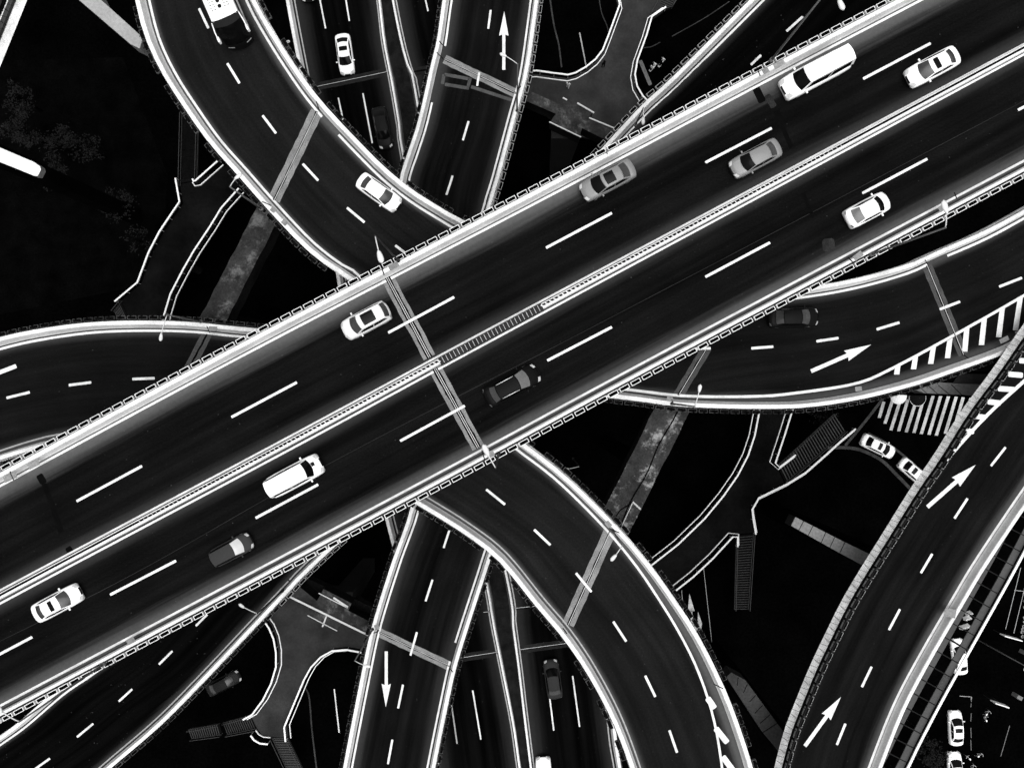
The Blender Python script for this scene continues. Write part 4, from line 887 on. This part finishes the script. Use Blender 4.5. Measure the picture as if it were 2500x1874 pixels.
# coach on the curved viaduct
def coach():
    d = Vector((34, 78)); ang = math.atan2(-d.y, d.x); fr = W(598, 122, ZA); L, w, hh = 8.6, 2.3, 3.1
    f = Vector((math.cos(ang), math.sin(ang), 0)); e = empty('coach', fr - f * (L / 2), 'white coach with roof vents and black windscreen entering at the top on the curved viaduct', 'bus', None, None, ang)
    sec = lambda s, z0, z1, r: [(-w / 2 * s, z0), (-w / 2 * s, z1 - r), (-w / 2 * s + r * .3, z1 - r * .3), (-w / 2 * s + r, z1), (w / 2 * s - r, z1), (w / 2 * s - r * .3, z1 - r * .3), (w / 2 * s, z1 - r), (w / 2 * s, z0)]
    mb = MB(); rows = [[Vector((x, y, z)) for y, z in sec(s, .35, zt, .16)] for x, s, zt in ((-L / 2, .95, 2.9), (-L / 2 + .2, 1, hh), (L / 2 - 1.75, 1, hh), (L / 2 - 1.45, 1, hh - .05))]
    o = mb.grid(rows, 0, True); mb.f += [[o + k for k in range(8)], [o + 24 + k for k in range(8)][::-1]]; mb.mi += [0, 0]; mb.build('body', carpaint(.82), e, False, True)
    # raked front: black visor, windscreen, nose
    def row(x, zz, ww, bulge): return [Vector((x + bulge * (1 - (t / 4) ** 2 if True else 0), ww * t / 4, zz)) for t in range(-4, 5)]
    mb = MB(); mb.grid([row(L / 2 - 1.52, hh - .03, w / 2 * .99, .1), row(L / 2 - 1.1, hh - .3, w / 2 * .98, .22)]); mb.build('visor', M['black'], e, True, True)
    mb = MB(); mb.grid([row(L / 2 - 1.1, hh - .3, w / 2 * .98, .22), row(L / 2 - .6, 2.0, w / 2 * .97, .3), row(L / 2 - .33, 1.2, w / 2 * .95, .32)]); mb.build('windscreen', M['glass'], e, True, True)
    mb = MB(); mb.grid([row(L / 2 - .33, 1.2, w / 2 * .95, .32), row(L / 2 - .28, .8, w / 2 * .95, .32), row(L / 2 - .3, .35, w / 2 * .95, .3)]); mb.build('nose', M['black'], e, True, True)
    for s in (-1, 1):
        mb = MB(); mb.add([Vector((L / 2 - 1.5, s * w / 2 * .985, .4)), Vector((L / 2 - .33, s * w / 2 * .95, .4)), Vector((L / 2 - .33, s * w / 2 * .95, 1.2)), Vector((L / 2 - 1.1, s * w / 2 * .98, hh - .3)), Vector((L / 2 - 1.5, s * w / 2 * .985, hh - .05))], [(0, 1, 2, 3, 4)]); mb.build('cab_side', M['black'], e, False, True)
        mb = MB(); mb.add([Vector((x, s * (w / 2 + .012), z)) for x, z in ((-L / 2 + .4, 1.5), (L / 2 - 1.6, 1.5), (L / 2 - 1.6, 2.6), (-L / 2 + .4, 2.6))], [(0, 1, 2, 3)]); mb.build('side_window', M['glass'], e, False, True)
        mb = MB(); mb.tube([(L / 2 - 1.45, s * (w / 2 + .03), hh - .1), (L / 2 - .7, s * (w / 2 + .12), hh - .25), (L / 2 - .25, s * (w / 2 + .13), hh - .4)], .05, 6); mb.build('mirror_arm', carpaint(.82), e, True, True)
        mb = MB(); mb.box((L / 2 - .25, s * (w / 2 + .12), hh - .65), (.5, .2, .5)); mb.build('mirror', carpaint(.82), e, False, True, bevel=.07)
        mb = MB(); mb.grid([[Vector((L / 2 - .2 + .32 * (1 - (t) ** 2), s * w / 2 * .95 * t, z)) for z in (.95, 1.08)] for t in (.5, .65, .8, .95)]); mb.build('headlight', M['lens'], e, True, True)
        for x in (L / 2 - 2.3, -L / 2 + 2.2):
            mb = MB(); mb.tube([(x, s * (w / 2 - .32), .48), (x, s * (w / 2 - .02), .48)], .47, 16); wh = mb.build('wheel', M['tyre'], e, False, True)
            mb = MB(); mb.tube([(x, s * (w / 2 - .1), .48), (x, s * (w / 2), .48)], .26, 12); mb.build('rim', M['rim_alloy'], wh, False, True)
    # roof air conditioning pod
    mb = MB(); pts = []
    for k in range(24):
        a = k * math.pi / 12; x = .55 + 2.1 * (abs(math.cos(a)) ** .5) * (1 if math.cos(a) >= 0 else -1); pts.append((x, .86 * (abs(math.sin(a)) ** .55) * (1 if math.sin(a) >= 0 else -1)))
    mb.prism([Vector((x * .985, y * .96, hh + .16)) for x, y in pts], [Vector((x, y, hh - .02)) for x, y in pts]); pod = mb.build('air_unit', carpaint(.82), e, False, True, bevel=.04)
    for i in range(3):
        mb = MB(); mb.tube([(1.05 + i * .46, 0, hh + .15), (1.05 + i * .46, 0, hh + .19)], .16, 18); mb.build('fan', M['cap_dark'], pod, False, True)
    mb = MB()
    for s in (-1, 1):
        for q in range(2):
            for i in range(8): mb.box((.5 + i * .23, s * (.42 + q * .26), hh + .168), (.06, .14, .02))
    mb.build('vent_slots', M['panel_dark'], pod, False, True)
    mb = MB(); mb.box((L / 2 - .5, .35, 1.75), (.06, .28, .16)); mb.box((L / 2 - .52, .62, 1.75), (.08, .4, .24)); mb.build('dashboard_card', M['cloth_white'], e, False, True)
coach()

# ================================================================== PEOPLE, SCOOTERS, PARASOLS, BOLLARDS, TREES
def person(px, py, Z, label, shirt, ang, seated=False):
    e = empty('person', W(px, py, Z), label, 'person', None, None, ang)
    me = bpy.data.meshes.new('body'); k = .0 if not seated else -.0
    V = [(0, 0, .95), (0, 0, 1.2), (0, 0, 1.42), (.02, 0, 1.55), (.03, 0, 1.68), (0, .11, .9), (.06, .12, .5), (.0, .12, .06), (.14, .12, .03), (0, -.11, .9), (-.06, -.12, .5), (-.12, -.12, .06), (.02, -.12, .03),
         (0, .2, 1.4), (-.03, .25, 1.12), (.1, .24, .88), (0, -.2, 1.4), (.05, -.25, 1.12), (.18, -.23, .9)]
    if seated: V = [(v[0] + (.35 if i in (6, 10) else .3 if i in (7, 8, 11, 12) else 0), v[1], v[2] * (1 if i not in (6, 10) else 1.6) - .12 if i < 5 or i > 12 else v[2] - (.1 if i in (5, 9) else 0)) for i, v in enumerate(V)]
    E = [(0, 1), (1, 2), (2, 3), (3, 4), (0, 5), (5, 6), (6, 7), (7, 8), (0, 9), (9, 10), (10, 11), (11, 12), (2, 13), (13, 14), (14, 15), (2, 16), (16, 17), (17, 18)]
    me.from_pydata(V, E, []); rr = [.15, .14, .15, .055, .1, .095, .07, .05, .045, .095, .07, .05, .045, .06, .048, .035, .06, .048, .035]
    o = bpy.data.objects.new('body', me); COL.objects.link(o); o.parent = e
    o.modifiers.new('skin', 'SKIN'); 
    for i, r_ in enumerate(rr): me.skin_vertices[0].data[i].radius = (r_, r_)
    me.skin_vertices[0].data[0].use_root = True
    o.modifiers.new('sub', 'SUBSURF').levels = 2; o.modifiers['sub'].render_levels = 2; me.materials.append(M[shirt])
    mb = MB(); z = 1.7 - (.12 if seated else 0); rows = [[Vector((.02 + .115 * c * math.cos(k * .785), .1 * c * math.sin(k * .785), z + h_)) for k in range(8)] for c, h_ in ((1, -.02), (.97, .05), (.7, .1), (.1, .125))]
    mb.grid(rows, 0, True); mb.build('hair', M['cloth_black'], e, True, True)
    return e
person(1386, 214, ZP, 'person in white on the footbridge plaza at top centre', 'cloth_white', 1.2)
person(1472, 163, ZP, 'person in dark clothes standing on the footbridge at top by the curved railing', 'cloth_black', 2.0)
def scooter(px, py, ang, label, plabel, shirt):
    e = empty('scooter', W(px, py, ZG), label, 'scooter', None, None, ang)
    mb = MB(); mb.box((-.35, 0, .55), (.7, .3, .35)); mb.box((.1, 0, .3), (.5, .3, .12)); mb.box((.42, 0, .65), (.14, .4, .7)); mb.build('body', carpaint(.78), e, False, True, bevel=.06)
    mb = MB(); mb.box((-.3, 0, .78), (.7, .26, .1)); mb.build('seat', M['black'], e, False, True, bevel=.04)
    mb = MB(); mb.tube([(.38, -.33, 1.02), (.45, 0, 1.0), (.38, .33, 1.02)], .025, 6); mb.build('handlebar', M['steel'], e, True, True)
    for x in (-.6, .62):
        mb = MB(); mb.tube([(x, -.06, .25), (x, .06, .25)], .25, 14); mb.build('wheel', M['tyre'], e, False, True)
    v = Vector((-.28 * math.cos(ang), -.28 * math.sin(ang), 0)); p = W(px, py, ZG) + v
    person(1250 + p.x / ZG * FP, 937 - p.y / ZG * FP, ZG, plabel, shirt, ang, True)
scooter(1592, 168, .9, 'white scooter on the dark road at top, lower one of two', 'person in white riding the lower scooter at top', 'cloth_white')
scooter(1613, 157, 1.0, 'white scooter on the dark road at top, upper one of two', 'person in dark clothes riding the upper scooter at top', 'cloth_black')
def parasol(px, py, label, m):
    q = W(px, py, ZG - 2.2); e = empty('parasol', (q.x, q.y, 0), label, 'parasol'); mb = MB(); rows = []
    for r_, z in ((1.05, 1.95), (1.0, 2.02), (.7, 2.25), (.3, 2.4), (.03, 2.45)): rows.append([Vector((r_ * (1 + .03 * (k % 2)) * math.cos(k * math.pi / 8), r_ * (1 + .03 * (k % 2)) * math.sin(k * math.pi / 8), z)) for k in range(16)])
    mb.grid(rows, 0, True); mb.build('canopy', M[m], e, True, True)
    mb = MB(); mb.tube([(0, 0, 0), (0, 0, 2.4)], .03, 8); mb.tube([(0, 0, 0), (0, 0, .06)], .28, 14); mb.build('pole', M['steel'], e, True, True)
    mb = MB(); mb.tube([(1.07 * math.cos(k * math.pi / 14 + 3.5), 1.07 * math.sin(k * math.pi / 14 + 3.5), 1.95) for k in range(15)], .03, 6); mb.build('trim', M['cloth_white'], e, True, True)
parasol(2196, 966, 'white parasol at the upper end of the zebra crossing', 'cloth_white'); parasol(2243, 971, 'black parasol at the upper end of the zebra crossing', 'cloth_black')
bz = None
for i, (x, y) in enumerate([(2499, 1465), (2498, 1480), (2497, 1505), (2497, 1515), (2495, 1526), (2493, 1533), (2491, 1540), (2492, 1551)]):
    q = W(x, y, ZG)
    if bz is None:
        mb = MB(); mb.tube([(0, 0, 0), (0, 0, .5), (0, 0, .52)], [.2, .18, .12], 12); bz = mb.build('bollard', M['rail_dim'], None, True); o = bz
        mb = MB(); mb.tube([(0, 0, .35), (0, 0, .45)], .2, 12); bz2 = mb.build('band', M['rail'], bz, True, True)
    else:
        o = bz.copy(); COL.objects.link(o); c = bz2.copy(); COL.objects.link(c); c.parent = o
    o.location = q; tag(o, 'squat pale bollard in the row at the right edge', 'bollard', 'bollards at the right edge')
def barrier_block(px, py, s, label):
    q = W(px, py, ZG); e = empty('traffic_barrier', q, label, 'barrier', None, None, .3); mb = MB()
    mb.prism([Vector((x * s, y, .8)) for x, y in ((-.5, -.08), (.5, -.08), (.5, .08), (-.5, .08))], [Vector((x * s, y, 0)) for x, y in ((-.55, -.25), (.55, -.25), (.55, .25), (-.55, .25))]); mb.build('body', carpaint(.78), e, False, True, bevel=.05)
    mb = MB(); mb.box((0, 0, .805), (.9 * s, .05, .05)); mb.build('top_slot', M['black'], e, False, True)
barrier_block(2362, 1495, .7, 'small white plastic traffic barrier, farthest up of three under the walkway'); barrier_block(2358, 1507, .8, 'small white plastic traffic barrier, middle one of three under the walkway'); barrier_block(2352, 1528, 1.2, 'white plastic traffic barrier, longest of three under the walkway')

def sign_board(a, b, label):
    A, B = W(*a, ZG - 2.5), W(*b, ZG - 2.5); c = A.lerp(B, .5); e = empty('sign_board', (c.x, c.y, 0), label, 'sign'); mb = MB(); mb.bar(A, B, .12, 1.1); mb.build('panel', M['rail'], e)
    for p in (A.lerp(B, .15), A.lerp(B, .85)):
        mb = MB(); mb.tube([(p.x, p.y, 0), p], .05, 6); mb.build('post', M['pole_dark'], e)
sign_board((2447, 1549), (2490, 1561), 'slanting white sign board on posts at right edge, upper one'); sign_board((2424, 1712), (2458, 1723), 'slanting white sign board on posts beside the parked cars')
def cabinet(px, py, label):
    q = W(px, py, ZG); e = empty('utility_cabinet', q, label, 'cabinet', None, None, -.5); mb = MB(); mb.box((0, 0, .6), (.75, .5, 1.2)); mb.build('body', M['panel_mid'], e, False, True, bevel=.03)
    mb = MB(); mb.box((0, -.255, .6), (.6, .02, .95)); mb.build('door', M['panel_dark'], e, False, True)
cabinet(2494, 1589, 'grey utility cabinet at the right edge near the ground lamp'); cabinet(2476, 1694, 'grey utility cabinet right of the slanting sign beside parked cars')
def bike(px, py, ang, label):
    e = empty('bicycle', W(px, py, ZG), label, 'bicycle', None, None, ang)
    for x in (-.5, .5):
        mb = MB(); mb.tube([(x + .33 * math.cos(k * math.pi / 8), 0, .34 + .33 * math.sin(k * math.pi / 8)) for k in range(17)], .025, 5); mb.build('wheel', M['tyre'], e, True, True)
    mb = MB(); mb.tube([(-.5, 0, .34), (-.15, 0, .8), (.4, 0, .85), (.5, 0, .34)], .025, 5); mb.tube([(-.15, 0, .8), (0, 0, .3), (.4, 0, .8)], .025, 5); mb.build('frame', M['steel'], e, True, True)
    mb = MB(); mb.box((-.18, 0, .92), (.26, .16, .07)); mb.build('saddle', M['cloth_white'], e, False, True, bevel=.02)
    mb = MB(); mb.tube([(.32, -.28, 1.0), (.42, 0, 1.0), (.32, .28, 1.0)], .025, 5); mb.build('handlebar', M['steel'], e, True, True)
for x, y, a_, l_ in ((2401, 1734, .8, 'parked bicycle with white saddle beside parked cars, uppermost'), (2398, 1748, 1.7, 'parked bicycle with white saddle beside parked cars, second from top'), (2356, 1842, 2.4, 'parked bicycle right of the lowest parked car, upper left of a cluster'), (2382, 1836, .5, 'parked bicycle right of the lowest parked car, at the right of a cluster'), (2366, 1866, 1.2, 'parked bicycle right of the lowest parked car, bottom of a cluster')): bike(x, y, a_, l_)
def tree(px, py, Zt, r, label, n, m='leaf'):
    t = W(px, py, Zt); e = empty('tree', (t.x, t.y, 0), label, 'tree'); mb = MB(); mb.tube([(t.x, t.y, 0), (t.x + .1, t.y, t.z * .5), (t.x, t.y, t.z)], [.2, .14, .06], 8)
    cl = []
    for _ in range(16):
        a = random.uniform(0, 6.28); rr = r * math.sqrt(random.random()); c = Vector((t.x + rr * math.cos(a), t.y + rr * math.sin(a), t.z - random.uniform(-.6, 1.8) - rr * .3)); cl.append((c, random.uniform(.3, .75)))
        mb.tube([(t.x, t.y, t.z * .55), (t.x, t.y, t.z * .7), c], [.06, .05, .02], 5)
    mb.build('trunk', M['bark'], e)
    mb = MB()
    for _ in range(n):
        c, s = random.choice(cl); v = Vector((random.gauss(0, 1), random.gauss(0, 1), random.gauss(0, .7))) * s * .62; a = random.uniform(0, 6.28); q = random.uniform(.07, .17)
        u = Vector((math.cos(a), math.sin(a), random.uniform(-.7, .7))) * q; w_ = Vector((-math.sin(a), math.cos(a), random.uniform(-.7, .7))) * q * .6; p = c + v
        mb.add([p - u, p + w_, p + u, p - w_], [(0, 1, 2, 3)])
    mb.build('crown', M[m], e, fixn=False)
for a in [(40, 315, 97, 2.6, 'leafy dark tree on the ground above the white beam stub at left', 1500), (30, 230, 98, 1.8, 'small dim tree below the top left corner', 420), (130, 350, 97.5, 2.3, 'dark tree right of the white beam stub at left', 800),
          (205, 355, 98.5, 1.8, 'faint dark tree between the beam stub and the curved viaduct', 350), (125, 425, 98, 1.6, 'sparse dark tree just below right of the beam stub', 420), (275, 500, 98, 2.0, 'faint dark tree beside the long left footbridge', 420), (330, 585, 99.5, 1.6, 'very faint tree against the left footbridge railing', 160),
          (2275, 1850, 99, 1.8, 'dim tree at the bottom edge left of the parked cars', 600), (2015, 1010, 101, 1.5, 'dim bush beside the stairs under the branch viaduct', 220)]: tree(*a)

# ================================================================== CAMERA, LIGHT, WORLD
cam = bpy.data.cameras.new('camera'); co = bpy.data.objects.new('camera', cam); COL.objects.link(co); S.camera = co
co.location = (0, 0, H); co.rotation_euler = (0, 0, 0); cam.sensor_width = 36; cam.lens = FP * 36 / 2500; cam.clip_end = 2000
el_, az = R(80), R(-60)     # sun height, compass in the picture plane (almost overhead, behind thin cloud)
dirv = Vector((math.cos(el_) * math.cos(az), math.cos(el_) * math.sin(az), math.sin(el_)))
sun = bpy.data.lights.new('sun', 'SUN'); sun.energy = .9; sun.angle = R(60); so = bpy.data.objects.new('sun', sun); COL.objects.link(so)
so.rotation_euler = dirv.to_track_quat('Z', 'Y').to_euler()
w = bpy.data.worlds.new('World'); S.world = w; w.use_nodes = True; nt = w.node_tree
sky = nt.nodes.new('ShaderNodeTexSky'); sky.sky_type = 'NISHITA'; sky.sun_disc = False; sky.sun_elevation = el_; sky.sun_rotation = math.pi / 2 - az; sky.dust_density = 4
bw = nt.nodes.new('ShaderNodeRGBToBW'); nt.links.new(sky.outputs[0], bw.inputs[0]); bg = nt.nodes['Background']; nt.links.new(bw.outputs[0], bg.inputs['Color']); bg.inputs['Strength'].default_value = .15
S.view_settings.view_transform = 'Standard'; S.view_settings.look = 'None'; S.view_settings.exposure = .80; S.view_settings.gamma = 1
S.render.engine = 'CYCLES'
S.cycles.max_bounces = 5; S.cycles.diffuse_bounces = 3
try: S.cycles.use_denoising = True; S.cycles.denoiser = 'OPENIMAGEDENOISE'
except Exception: pass
